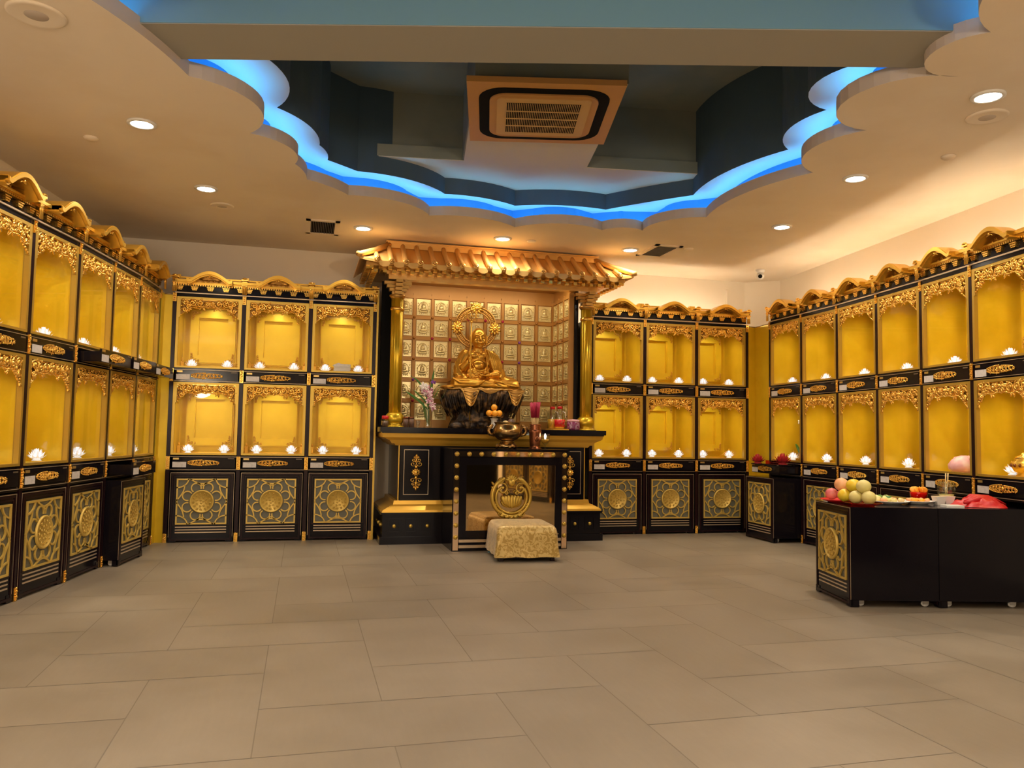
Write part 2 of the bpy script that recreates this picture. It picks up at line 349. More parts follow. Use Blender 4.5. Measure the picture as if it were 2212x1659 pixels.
def offs(d):
    # push the outline outward along its own normals (d > 0 is away from the opening)
    n = len(OUT); res = []
    for i, p in enumerate(OUT):
        t = Vector(OUT[(i+1) % n])-Vector(OUT[i-1]); nn = Vector((-t.y, t.x)).normalized()   # outline runs clockwise: left is outside
        res.append((p[0]+nn.x*d, p[1]+nn.y*d))
    return res
def ring(b, A, za, B, zb):
    n = len(A); P = [(x, y, za) for x, y in A]+[(x, y, zb) for x, y in B]
    b.add(P, [(i, (i+1) % n, (i+1) % n+n, i+n) for i in range(n)])
def ceiling():
    outer = [(-0.6,0.8),(8.2,0.8),(8.5,0.5),(7.95,-4.1),(6.6,-13.1),(-2.5,-13.1),(-1.0,-2.06)]
    b = MB(); loops = [[Vector((x,y,H)) for x,y in outer],[Vector((x,y,H)) for x,y in OUT]]
    allp = loops[0]+loops[1]; b.add(allp, tessellate_polygon(loops))
    struct(b, 'ceiling', 'ceil')
    b = MB(); ring(b, OUT, H, OUT, H+0.10); I2 = offs(0.03); ring(b, OUT, H+0.10, I2, H+0.10); ring(b, I2, H+0.10, I2, H+0.012)
    struct(b, 'trim_1', 'fascia')
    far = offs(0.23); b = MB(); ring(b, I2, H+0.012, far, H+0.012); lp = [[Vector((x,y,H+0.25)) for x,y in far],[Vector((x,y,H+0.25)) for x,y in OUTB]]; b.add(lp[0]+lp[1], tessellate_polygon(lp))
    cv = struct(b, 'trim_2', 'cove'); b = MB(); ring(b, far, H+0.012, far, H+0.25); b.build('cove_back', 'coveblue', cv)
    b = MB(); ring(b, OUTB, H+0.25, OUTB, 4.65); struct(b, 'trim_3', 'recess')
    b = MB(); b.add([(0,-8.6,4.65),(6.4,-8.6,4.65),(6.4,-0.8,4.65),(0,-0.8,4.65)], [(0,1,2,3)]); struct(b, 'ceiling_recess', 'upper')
    b = MB(); L = offs(0.085); L.append(L[0]); b.tube([(x, y, H+0.05) for x, y in L], 0.009, 5)
    tag(b.build('led_strip', 'led'), 'blue glowing strip running round the scalloped ceiling cove', 'light strip')
    # cross beam passing under the recess
    F = [(0.55,-4.68),(5.62,-6.085)]; K = [(0.80,-4.30),(5.78,-5.665)]
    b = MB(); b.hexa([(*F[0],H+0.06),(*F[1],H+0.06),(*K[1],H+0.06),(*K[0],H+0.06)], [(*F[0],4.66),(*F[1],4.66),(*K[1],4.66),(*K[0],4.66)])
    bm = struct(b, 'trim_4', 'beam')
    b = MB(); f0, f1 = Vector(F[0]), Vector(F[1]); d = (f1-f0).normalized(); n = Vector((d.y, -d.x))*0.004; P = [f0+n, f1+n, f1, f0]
    b.hexa([(p.x,p.y,H+0.066) for p in P], [(p.x,p.y,4.655) for p in P]); b.build('led_tinted_side', 'ledtint', bm)
    # far bulkhead with ledge, and the housing box over the air conditioner
    a, c = Vector((1.55,-1.777)), Vector((5.9,-2.40)); d = (c-a).normalized(); n = Vector((-d.y, d.x))
    def quad(o0, o1): 
        P = [a+n*o0, c+n*o0, c+n*o1, a+n*o1]; return [(p.x, p.y) for p in P]
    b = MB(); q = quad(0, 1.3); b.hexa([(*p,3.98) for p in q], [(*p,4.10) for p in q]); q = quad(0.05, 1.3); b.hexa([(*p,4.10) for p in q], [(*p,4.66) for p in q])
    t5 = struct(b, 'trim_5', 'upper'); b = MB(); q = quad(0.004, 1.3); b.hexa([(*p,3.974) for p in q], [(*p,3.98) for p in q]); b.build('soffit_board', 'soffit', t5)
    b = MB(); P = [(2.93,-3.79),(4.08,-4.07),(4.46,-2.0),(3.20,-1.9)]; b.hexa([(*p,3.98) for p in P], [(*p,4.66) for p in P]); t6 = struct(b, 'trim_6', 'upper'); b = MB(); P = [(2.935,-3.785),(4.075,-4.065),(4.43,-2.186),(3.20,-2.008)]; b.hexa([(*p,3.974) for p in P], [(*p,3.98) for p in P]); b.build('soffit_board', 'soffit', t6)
ceiling()

# ceiling fittings
def downlight(label, x, y):
    t = thing('downlight', label, 'ceiling light', (x, y, H), 0, 'round white downlights')
    one(lambda b: b.lathe([(0.075,0.0),(0.105,0.0),(0.105,-0.012),(0.08,-0.016),(0.075,0.0)], n=28), 'trim_ring', 'white', t)
    one(lambda b: b.lathe([(0.0,-0.002),(0.074,-0.002),(0.07,-0.014),(0.0,-0.020)], n=28), 'lens', 'lamp', t)
DL = ['second downlight from the camera above the left wall cabinets, beside the scalloped cove','third downlight along the left side, beside a round speaker','downlight beside the square vent left of the golden shrine roof','downlight in front of the golden shrine roof','downlight right of the shrine roof, beside the slanting vent',
      'downlight above the farthest right wall cabinets','middle downlight above the right wall cabinets','nearest downlight above the right wall cabinets, beside a round speaker']
for ((x, y), e), lb in zip(DOWN, DL): downlight('lit '+lb, x, y)
def speaker(label, x, y, r):
    t = thing('ceiling_speaker', label, 'speaker', (x, y, H), 0, 'round ceiling speakers')
    one(lambda b: b.lathe([(r,0),(r,-0.008),(r*0.92,-0.014),(r*0.8,-0.012)], n=32), 'rim', 'ceil', t); one(lambda b: b.lathe([(0,-0.004),(r*0.82,-0.004),(r*0.82,-0.011),(0,-0.013)], n=32), 'grille', M['greytag'] if False else 'fascia', t)
speaker('round white ceiling speaker in the near left corner of the ceiling', 0.24, -4.81, 0.15)
speaker('round ceiling speaker behind the third downlight on the left', 0.87, -1.16, 0.115)
speaker('round ceiling speaker beside the nearest downlight on the right', 6.30, -5.20, 0.135)
for x, y, lb in [(0.05,-2.84,'small round detector low above the left wall cabinets'),(6.66,-4.48,'small round detector between the right downlights'),(4.27,-0.75,'small round detector above the shrine roof'),(6.19,-0.99,'small white detector right of the slanting vent')]:
    t = thing('smoke_detector', lb, 'detector', (x, y, H), 0, 'small ceiling detectors')
    one(lambda b: b.lathe([(0.055,0),(0.055,-0.01),(0.04,-0.022),(0.0,-0.026)], n=20), 'housing', 'ceil', t)
def vent(label, x0, x1, y0, y1, along):
    t = thing('air_vent', label, 'vent', ((x0+x1)/2, (y0+y1)/2, H), 0, 'ceiling air vents'); w, d = (x1-x0)/2, (y1-y0)/2
    def fr(b):
        b.box(-w,w,-d,-d+0.05,-0.012,0); b.box(-w,w,d-0.05,d,-0.012,0); b.box(-w,-w+0.05,-d,d,-0.012,0); b.box(w-0.05,w,-d,d,-0.012,0)
    one(fr, 'frame', 'ceil', t); one(lambda b: b.box(-w+0.05,w-0.05,-d+0.05,d-0.05,-0.003,-0.001), 'backing', 'dark', t)
    def sl(b):
        for i in range(14):
            if along: q = -w+0.06+i*(2*w-0.12)/13; b.box(q-0.002,q+0.002,-d+0.05,d-0.05,-0.012,-0.003)
            else: q = -d+0.06+i*(2*d-0.12)/13; b.box(-w+0.05,w-0.05,q-0.002,q+0.002,-0.012,-0.003)
    one(sl, 'slats', 'greytag', t)
vent('square ceiling vent with vertical slats left of the shrine roof', 1.70, 2.06, -0.92, -0.30, True)
v_ = vent('slanting ceiling vent right of the shrine roof', 5.72, 6.07, -1.08, -0.48, False)
def cctv():
    t = thing('dome_camera', 'small white dome security camera under the ceiling in the right corner', 'security camera', (7.66,-0.2,H))
    one(lambda b: b.lathe([(0.06,0),(0.06,-0.03),(0.03,-0.05)], n=20), 'base', 'white', t)
    one(lambda b: b.ell((0,0,-0.085), 0.055, 16, 12), 'dome', 'white', t)
    one(lambda b: (b.ell((-0.025,-0.042,-0.10), 0.028, 12, 8)), 'lens', 'dark', t)
cctv()
one(lambda b: b.box(7.63,7.65,0.612,0.648,2.86,3.42), 'cable_trunking', 'wall').update_tag()
tag(bpy.data.objects['cable_trunking'], 'thin white cable trunking on the wall below the dome camera', 'cable trunking')
def ac():
    t = thing('ceiling_air_conditioner', 'beige square cassette air conditioner with louvred grille in the ceiling recess', 'air conditioner', (3.58,-3.41,3.973), R(-13))
    def rr(w, r, n=6):
        P = []
        for cx, cy, a in ((w-r,w-r,0),(-w+r,w-r,pi/2),(-w+r,-w+r,pi),(w-r,-w+r,1.5*pi)):
            P += [(cx+r*cos(a+pi/2*i/n), cy+r*sin(a+pi/2*i/n)) for i in range(n+1)]
        return P
    one(lambda b: b.box(-0.61,0.61,-0.61,0.61,-0.045,0.0), 'fascia_panel', 'acp', t)
    one(lambda b: b.prism(rr(0.52,0.20), -0.050,-0.044,'z'), 'air_slot', 'dark', t)
    one(lambda b: b.prism(rr(0.435,0.14), -0.062,-0.049,'z'), 'inner_panel', 'acp', t)
    g = one(lambda b: b.prism(rr(0.375,0.04), -0.070,-0.061,'z'), 'grille_frame', 'acp2', t)
    one(lambda b: b.box(-0.30,0.30,-0.30,0.30,-0.0725,-0.0705), 'filter', 'dark', g)
    def sl(b):
        for i in range(42): q = -0.298+i*0.596/41; b.box(q-0.0022,q+0.0022,-0.30,0.30,-0.077,-0.0725)
        for i in range(1,4): q = -0.30+i*0.60/4; b.box(-0.30,0.30,q-0.004,q+0.004,-0.079,-0.0725)
    one(sl, 'louvres', 'acp2', g)
ac()

# ---------------------------------------------------------------- shrine cabinets
CW = 0.75
LOW, UPP = (0.98, 1.80), (1.965, 2.775)          # bottom and top of the two niches
def vbase(b, x): return 0
def valance_mesh(top, low_side, low_mid, x0, x1, seed):
    b = MB(); rg = random.Random(seed); half = (x1-x0)/2; xc = (x0+x1)/2
    def lowz(u):                                  # u 0 (side) .. 1 (middle): arched lower edge
        return low_side+(low_mid-low_side)*sin(min(1, u*1.9)*pi/2) - 0.006*sin(u*pi*4)
    items = []
    for i in range(84):
        u = rg.random(); zz = lowz(u)+rg.random()*(top-0.012-lowz(u)); items.append((u*half, zz, rg.random(), rg.random()))
    for s in (-1, 1):
        X = lambda q: xc+s*(half-q)
        # big S-scrolls
        for (q, dz, r, a, tn) in ((0.05,0.045,0.040,0,1.4),(0.05,0.125,0.034,2,1.3),(0.13,0.050,0.046,1,1.5),(0.215,0.052,0.044,3,1.5),(0.285,0.045,0.032,2,1.2),(0.09,0.085,0.030,4,1.2)):
            scroll(b, X(q), top-dz, r, a if s > 0 else pi-a, tn, s, -0.006, 0.0105, 14, ns=6)
        for q, zz, a, w in items:
            an = a*2*pi; leaf(b, X(q), zz, 0.026+0.020*w, 0.017, an if s > 0 else pi-an, rg.uniform(-0.008, 0.004), 0.011)
        for i in range(15):                       # petal border that makes the arch
            u = (i+0.4)/15; q = u*half; du = 0.02; sl = (lowz(min(1,u+du))-lowz(max(0,u-du)))/(2*du*half)
            an = math.atan(sl); leaf(b, X(q)-s*0.013*cos(an)*-0 - 0.014*cos(an)*(1), lowz(u)+0.004, 0.028, 0.015, an if s < 0 else -an, -0.006, 0.010)
    for k in range(5):
        an = pi+pi*k/4; leaf(b, xc, top-0.05, 0.055, 0.024, an, -0.012, 0.012)
    b.ell((xc, -0.012, top-0.05), (0.02, 0.012, 0.02), 8, 6)
    b.box(x0, x1, 0.004, 0.010, top-0.012, top)
    back = MB(); P = [(x0+(x1-x0)*i/24, lowz(1-abs(1-2*i/24))+0.022) for i in range(25)]; back.prism(P+[(x1, top), (x0, top)], 0.012, 0.016)  # added dark sheet standing for the shade in the carving's gaps
    return b, back
def lens_mesh(xc, zc, L, h, seed):
    b = MB(); rg = random.Random(seed)
    pts = [(xc-L/2*cos(pi*i/12), zc+h/2*sin(pi*i/12)**1.2*0.8) for i in range(13)] + [(xc+L/2*cos(pi*i/12), zc-h/2*sin(pi*i/12)**1.2*0.8) for i in range(1,12)]
    b.tube([(x,-0.003,z) for x,z in pts]+[(pts[0][0],-0.003,pts[0][1])], 0.0028, 5)
    for s in (-1, 1):
        for q, r in ((0.035,0.020),(0.075,0.018),(0.112,0.014)):
            scroll(b, xc+s*q, zc+0.008, r, 0 if s>0 else pi, 1.2, s, -0.008, 0.0042, 10); scroll(b, xc+s*q, zc-0.010, r*0.8, pi if s>0 else 0, 1.2, s, -0.008, 0.0040, 8)
        for i in range(9):
            q = 0.02+i*0.0175; hh = h/2*0.9*math.sqrt(max(0,1-(q/(L/2))**2))
            leaf(b, xc+s*q-0.01, zc+hh, 0.024, 0.011, s*-0.25, -0.007, 0.007); leaf(b, xc+s*q-0.01, zc-hh, 0.024, 0.011, s*0.25, -0.007, 0.007); leaf(b, xc+s*q-0.008, zc+hh*0.45*(1 if i%2 else -1), 0.022, 0.011, s*(0.7 if i%2 else -0.7), -0.007, 0.007)
    for i in range(26):
        q = rg.uniform(-0.92, 0.92); leaf(b, xc+q*L/2, zc+rg.uniform(-0.8, 0.8)*h/2*math.sqrt(1-q*q), 0.020, 0.011, rg.random()*6, -0.006, 0.007)
    b.ell((xc,-0.010,zc), (0.016,0.010,0.022), 8, 6)
    return b
def bracket_mesh(z0, z1, w=0.04):
    b = MB(); b.box(-w/2, w/2, -0.008, 0.0, z0, z1); rg = random.Random(5); n = max(3, int((z1-z0)/0.02))
    for i in range(n):
        z = z0+(i+0.5)*(z1-z0)/n; s = 1 if i % 2 else -1
        leaf(b, -s*0.012, z, 0.028, 0.012, 0.5*s if s > 0 else pi-0.5, -0.012, 0.007); b.ell((s*0.010,-0.012,z), (0.007,0.006,0.007), 6, 4)
    return b
def grille_mesh(x0, x1, z0, z1, y):
    b = MB(); xc, zc = (x0+x1)/2, (z0+z1)/2; w = 0.013; d0, d1 = y-0.012, y
    b.frame(x0, x1, z0, z1, 0.016, d0, d1)
    def ribbon(pts):
        n = len(pts); A = []; B = []
        for i in range(n):
            t = Vector(pts[min(i+1,n-1)])-Vector(pts[max(i-1,0)]); nn = Vector((-t.y,t.x)).normalized()*w/2
            p = Vector(pts[i]); A.append(p+nn); B.append(p-nn)
        P = [(v.x,d0,v.y) for v in A]+[(v.x,d0,v.y) for v in B]+[(v.x,d1,v.y) for v in A]+[(v.x,d1,v.y) for v in B]
        F = []
        for i in range(n-1): F += [(i,i+1,n+i+1,n+i),(2*n+i,3*n+i,3*n+i+1,2*n+i+1),(i,2*n+i,2*n+i+1,i+1),(n+i,n+i+1,3*n+i+1,3*n+i)]
        b.add(P, F)
    for k in range(8):                            # eight petals round the medallion
        an = pi/8+k*pi/4; px, pz = xc+0.165*cos(an), zc+0.165*sin(an); r = 0.052
        ribbon([(px+r*cos(an+t), pz+r*sin(an+t)) for t in [(-1+2*i/12)*2.2 for i in range(13)]])
    hw, hh = (x1-x0)/2, (z1-z0)/2
    for sx in (-1, 1):
        for sz in (-1, 1):
            cx, cz = xc+sx*hw, zc+sz*hh
            ribbon([(cx-sx*0.125*cos(t), cz-sz*0.10*sin(t)) for t in [pi/2*i/8 for i in range(9)]])
            p0, p1, p2 = (0.085, 0.075), (0.085, 0.16), (0.0, hh-0.008)
            ribbon([(cx-sx*((1-t)**2*p0[0]+2*t*(1-t)*p1[0]+t*t*p2[0]), cz-sz*((1-t)**2*p0[1]+2*t*(1-t)*p1[1]+t*t*p2[1])) for t in [i/8 for i in range(9)]])
    for sz in (-1, 1):
        ribbon([(xc+0.130*(1-2*i/10), zc+sz*(hh-0.004-0.052*sin(pi*i/10))) for i in range(11)])
        for s in (-1, 1): ribbon([(xc+s*0.055*(1-i/4.0), zc+sz*(0.206-0.03*(i/4.0)**0.5*-1 - 0.06*(i/4.0))) for i in range(5)])
    return b
def medallion_mesh(xc, zc, r, y):
    b = MB(); n = 36
    prof = [(r,0.0),(r,0.012),(r-0.006,0.018),(r-0.014,0.018),(r-0.018,0.010),(0.0,0.010)]
    vs = []; fs = []
    for q, h in prof:
        for k in range(n): vs.append((xc+q*cos(2*pi*k/n), y-h, zc+q*sin(2*pi*k/n)))
    for i in range(len(prof)-1):
        for k in range(n): fs.append((i*n+k, i*n+(k+1)%n, (i+1)*n+(k+1)%n, (i+1)*n+k))
    b.add(vs, fs, True); rg = random.Random(11)
    for ringr, cnt, rr_ in ((0.088,13,0.017),(0.052,8,0.016),(0.018,3,0.014)):
        for k in range(cnt):
            an = 2*pi*k/cnt+ringr*9; scroll(b, xc+ringr*cos(an), zc+ringr*sin(an), rr_, rg.random()*6, 1.1, 1 if k%2 else -1, y-0.012, 0.0035, 8, ns=4)
    return b
def gable_profile(n=28):
    pts = []
    for i in range(n+1):
        t = -1+2*i/n; z = 0.104*(0.5+0.5*cos(pi*min(1, abs(t)/0.85)))**0.5
        pts.append((0.375+0.245*t, 2.938+z+0.016*abs(t)**8))
    return pts
def make_drawer(z0, z1, parent, seed=1):
    d = one(lambda b: (b.box(0.045,0.715,-0.006,0.012,z0,z1), b.box(0.06,0.07,0.012,0.40,z0+0.01,z1-0.02), b.box(0.69,0.70,0.012,0.40,z0+0.01,z1-0.02), b.box(0.06,0.70,0.012,0.40,z0+0.005,z0+0.012), b.box(0.06,0.70,0.39,0.40,z0+0.01,z1-0.02)), 'drawer', 'lacquer', parent)
    hc = (z0+z1)/2+0.0
    h = lens_mesh(0.375, hc, 0.34, 0.066, seed).build('handle_plate', 'carve', d); h.location = (0,-0.007,0)
    one(lambda b: b.box(0.05,0.195,-0.009,-0.006,z0+0.008,z0+0.068), 'name_card', 'card', d)
    one(lambda b: b.box(0.055,0.115,-0.009,-0.006,z1-0.024,z1-0.004), 'brass_tag', 'tag', d)
    one(lambda b: b.box(0.635,0.70,-0.008,-0.006,z1-0.016,z1-0.006), 'dull_tag', 'greytag', d)
    return d
def make_cabinet():
    t = thing('shrine_cabinet', 'x', 'cabinet')
    def carc(b):
        for x in (0.004, 0.728): b.box(x, x+0.018, 0.012, 0.60, 0.80, 2.80)
        b.box(0.022,0.728,0.575,0.60,0.0,2.80)
        for x in (0.004, 0.728): b.box(x, x+0.018, 0.02, 0.60, 0.0, 0.80)
        for z0, z1 in ((0.795,0.828),(0.952,0.972),(1.800,1.818),(1.935,1.962),(2.778,2.81)): b.box(0.022,0.728,0.0,0.57,z0,z1)
        b.box(0.022,0.728,0.0,0.03,1.800,1.818)
    one(carc, 'carcass', 'lacquer', t)
    for z in (0.812, 0.956, 1.814, 1.940): one(lambda b: b.box(0.025,0.725,-0.006,0.0,z,z+0.004), 'gilt_line', 'line', t)
    one(lambda b: b.box(0.0,0.75,-0.016,0.0,2.812,2.824), 'crown_rail', 'line', t)
    for k, (z0, z1) in enumerate((LOW, UPP)):
        def nic(b):
            z0_, z1_ = z0-0.004, z1+0.001
            b.box(0.024,0.034,0.03,0.57,z0_,z1_); b.box(0.716,0.726,0.03,0.57,z0_,z1_); b.box(0.034,0.716,0.56,0.57,z0_,z1_)
            b.box(0.034,0.716,0.03,0.56,z0_,z0_+0.012); b.box(0.034,0.716,0.03,0.56,z1_-0.01,z1_)
        nc = one(nic, 'niche_lining', 'gold', t)
        def bp(b):
            x0, x1, a, c = 0.120, 0.630, z0+0.10, z1-0.085
            b.frame(x0, x1, a, c, 0.085, 0.485, 0.56); b.frame(x0-0.014, x1+0.014, a-0.014, c+0.014, 0.016, 0.515, 0.56)
            b.frame(x0+0.083, x1-0.083, a+0.083, c-0.083, 0.008, 0.500, 0.55)
            b.box(x0+0.085, x1-0.085, 0.545, 0.56, a+0.085, c-0.085)
        bpo = one(bp, 'back_board', 'gold', nc)
        def fil(b):
            for sx, x in ((1,0.135),(-1,0.615)):
                for sz, z in ((1,z0+0.115),(-1,z1-0.10)):
                    for q, r in (((0.015,0.015),0.022),((0.05,0.012),0.016),((0.012,0.05),0.016),((0.085,0.008),0.011),((0.008,0.085),0.011)):
                        scroll(b, x+sx*q[0], z+sz*q[1], r*1.3, 1 if sx>0 else pi-1, 1.1, sx*sz, 0.480, 0.0055, 9, ns=4)
        one(fil, 'corner_filigree', 'roofg', bpo)
        def frm(b):
            b.box(0.024,0.726,-0.004,0.030,z1-0.024,z1); b.box(0.024,0.726,-0.004,0.030,z0,z0+0.020)
            for a, c in ((0.024,0.050),(0.700,0.726)):
                b.box(a,c,-0.004,0.030,z0+0.020,z1-0.024)
            b.box(0.050,0.064,-0.004,0.026,z1-0.235,z1-0.024); b.box(0.686,0.700,-0.004,0.026,z1-0.235,z1-0.024)
            b.box(0.036,0.050,0.030,0.042,z0+0.02,z1-0.03); b.box(0.700,0.714,0.030,0.042,z0+0.02,z1-0.03)
        one(frm, 'niche_frame', 'gframe', t)
        vb, vk = valance_mesh(z1-0.020, z1-0.225, z1-0.125, 0.062, 0.688, 21+k); v = vb.build('carved_valance', 'carve', t); v.location = (0,0.008,0); vk.build('valance_gap_shade', 'dimgold', v)
        one(lambda b: b.box(0.050,0.700,0.034,0.037,z0+0.018,z1-0.024), 'glass_pane', 'glass', t)
        def rail(b):
            for s, x in ((1,0.058),(-1,0.692)):
                zz = z0+0.012; b.box(x-0.016,x+0.016,0.375,0.405,zz,zz+0.085); b.box(x-0.019,x+0.019,0.372,0.408,zz+0.07,zz+0.08)
                b.ell((x,0.39,zz+0.103),(0.013,0.013,0.018),8,6); b.ell((x,0.39,zz+0.124),(0.005,0.005,0.010),6,4)
                b.tube([(x+s*0.016,0.39,zz+0.072),(x+s*0.045,0.39,zz+0.082),(x+s*0.075,0.39,zz+0.060),(x+s*0.10,0.39,zz+0.035),(x+s*0.13,0.39,zz+0.030)], [0.006]*4+[0.003], 6)
                scroll(b, x+s*0.045, zz+0.05, 0.018, 0, 1.2, s, 0.39, 0.005, 8)
            b.box(0.036,0.714,0.44,0.45,z0+0.010,z0+0.022)
        one(rail, 'corner_railing', 'roofg', t)
        lm = lamp('niche_spot', 'SPOT', (0.375,0.20,z1-0.018), 5.4, (1.0,0.88,0.55), 0.012, (0.375,0.36,z0), 150, 0.9, t)
        one(lambda b: b.lathe([(0.0,-0.012),(0.026,-0.012),(0.030,-0.002),(0.0,-0.002)], (0.375,0.20,z1-0.002), 16), 'lamp_lens', 'lamp', nc)
    make_drawer(0.832, 0.950, t, 31); make_drawer(1.820, 1.933, t, 32)
    def pil(b): b.box(-0.020,0.020,-0.004,0.05,0.0,2.82); b.box(-0.021,-0.018,-0.007,-0.003,0.10,0.80); b.box(0.018,0.021,-0.007,-0.003,0.10,0.80)
    p = one(pil, 'pilaster', 'lacq2', t)
    for z0, z1 in ((0.815,0.962),(1.808,1.950),(2.715,2.812),(0.0,0.10)):
        k = bracket_mesh(z0, z1).build('gilt_mount', 'carve', p); k.location = (0,-0.004,0)
    f = one(lambda b: (b.box(0.0,0.75,0.02,0.05,2.812,2.925),), 'frieze', 'lacquer', t)
    for i in range(5):
        x = (0.045,0.205,0.375,0.545,0.705)[i]
        one(lambda b: (b.box(x-0.040,x+0.040,-0.006,0.022,2.886,2.896), b.box(x-0.033,x+0.033,-0.003,0.022,2.869,2.880), b.box(x-0.025,x+0.025,0.0,0.022,2.853,2.863), b.box(x-0.028,x-0.022,0.0,0.022,2.863,2.886), b.box(x+0.022,x+0.028,0.0,0.022,2.863,2.886), b.box(x-0.004,x+0.004,0.0,0.022,2.853,2.886)), 'frieze_bracket', 'carve', f)
    def dent(b):
        for i in range(27): x = 0.035+i*0.68/26; b.box(x-0.008,x+0.008,-0.014,0.02,2.902,2.918)
        b.box(0.0,0.75,-0.018,0.02,2.918,2.926)
    one(dent, 'dentil_band', 'carve', f)
    # crown: curved gable in front, roof slab sloping back to a ridge
    def crown(b):
        pr = gable_profile(); n = len(pr)
        def strip(dz0, dz1, y0, y1):
            P = [(x,y0,z+dz0) for x,z in pr]+[(x,y0,z+dz1) for x,z in pr]+[(x,y1,z+dz0) for x,z in pr]+[(x,y1,z+dz1) for x,z in pr]; F = []
            for i in range(n-1): F += [(i,i+1,n+i+1,n+i),(2*n+i,3*n+i,3*n+i+1,2*n+i+1),(n+i,n+i+1,3*n+i+1,3*n+i),(i,2*n+i,2*n+i+1,i+1)]
            F += [(0,n,3*n,2*n),(n-1,3*n-1,4*n-1,2*n-1)]
            b.add(P, F, False)
        strip(-0.034, 0.0, -0.110, 0.10); strip(-0.020, 0.012, -0.138, 0.08); strip(-0.008, 0.018, -0.128, 0.06)
        b.box(0.0,0.75,-0.030,0.10,2.926,2.942); b.box(0.0,0.16,-0.055,0.10,2.940,2.966); b.box(0.59,0.75,-0.055,0.10,2.940,2.966)
        b.add([(-0.02,-0.05,2.966),(0.77,-0.05,2.966),(0.77,0.16,3.020),(-0.02,0.16,3.020),(-0.02,0.30,2.93),(0.77,0.30,2.93)], [(0,1,2,3),(3,2,5,4)])
        b.box(0.0,0.75,0.14,0.185,3.005,3.030); b.box(0.0,0.035,0.12,0.19,3.01,3.050); b.box(0.715,0.75,0.12,0.19,3.01,3.050)
    g = one(crown, 'crown_roof', 'roofg', t)
    def tymp(b):
        pr = gable_profile(); P = [(x,z-0.02) for x,z in pr][6:-6]+[(0.57,2.925),(0.18,2.925)]; b.prism(P, 0.015, 0.022)
    one(tymp, 'tympanum', 'darkgold', g)
    def tor(b):
        for s in (-1,1):
            scroll(b, 0.375+s*0.035, 2.972, 0.024, 0, 1.2, s, 0.008, 0.004, 8); scroll(b, 0.375+s*0.085, 2.955, 0.018, 0, 1.2, s, 0.008, 0.004, 8)
            leaf(b, 0.375, 3.005, 0.05*1, 0.012, -0.5 if s>0 else pi+0.5, -0.10, 0.008)
        b.ell((0.375,-0.108,3.000),(0.014,0.010,0.016),8,6)
    one(tor, 'gable_carving', 'carve', g)
    def post(b):
        for x in (-0.016,0.0,0.016): b.tube([(x,-0.045,2.826),(x,-0.045,3.0)], 0.0085, 8)
        b.box(-0.03,0.03,-0.055,0.02,2.925,2.935); b.box(-0.03,0.03,-0.055,0.02,2.965,2.975); b.box(-0.038,0.038,-0.065,0.03,2.985,3.002); b.ell((0,-0.06,3.008),(0.03,0.02,0.012),8,5)
    one(post, 'crown_post', 'carve', t)
    return t
def make_cart():
    """black base cabinet on castors, flower grille in its front"""
    t = thing('base_cabinet', 'x', 'cabinet')
    def body(b):
        b.box(0.032,0.718,0.012,0.565,0.055,0.785)
        b.box(0.032,0.718,0.0,0.012,0.72,0.785)
        b.box(0.032,0.100,0.0,0.012,0.015,0.72); b.box(0.650,0.718,0.0,0.012,0.015,0.72); b.box(0.10,0.65,0.0,0.012,0.035,0.195)
        b.box(0.10,0.65,0.002,0.014,0.195,0.20)
        for x in (0.032, 0.640): b.box(x,x+0.078,-0.004,0.05,0.005,0.06)
    one(body, 'body', 'lacquer', t)
    def mold(b):
        b.frame(0.050,0.700,0.02,0.770,0.018,-0.006,0.0); b.frame(0.076,0.674,0.19,0.742,0.012,-0.005,0.0)
    one(mold, 'panel_moulding', 'lacq2', t)
    one(lambda b: (b.box(0.036,0.039,-0.0025,0.0,0.02,0.775), b.box(0.711,0.714,-0.0025,0.0,0.02,0.775), b.box(0.036,0.714,-0.0025,0.0,0.775,0.779)), 'gilt_edge', 'line', t)
    one(lambda b: b.box(0.10,0.65,0.004,0.0118,0.20,0.715), 'mesh_backing', 'mesh', t)
    g = grille_mesh(0.105, 0.645, 0.200, 0.712, 0.002).build('flower_grille', 'grille', t)
    medallion_mesh(0.375, 0.456, 0.130, -0.002).build('medallion', 'grille', g)
    def ln(b):
        for z in (0.105,0.135,0.165): b.box(0.105,0.645,-0.006,0.0,z,z+0.011)
    one(ln, 'gilt_bands', 'line', t)
    for x in (0.10,0.65):
        for y in (0.08,0.50):
            c = one(lambda b: (b.box(x-0.018,x-0.014,y-0.02,y+0.02,0.02,0.055), b.box(x+0.014,x+0.018,y-0.02,y+0.02,0.02,0.055)), 'castor', 'chrome', t)
            def wh(b):
                s0 = len(b.v); b.lathe([(0.0,-0.010),(0.024,-0.010),(0.024,0.010),(0.0,0.010)], (0,0,0), 14); b.xform(Matrix.Translation((x,y,0.0255)) @ Matrix.Rotation(pi/2,4,'Y'), s0)
            one(wh, 'wheel', 'white', c)
    return t
CAB = make_cabinet(); CART = make_cart()
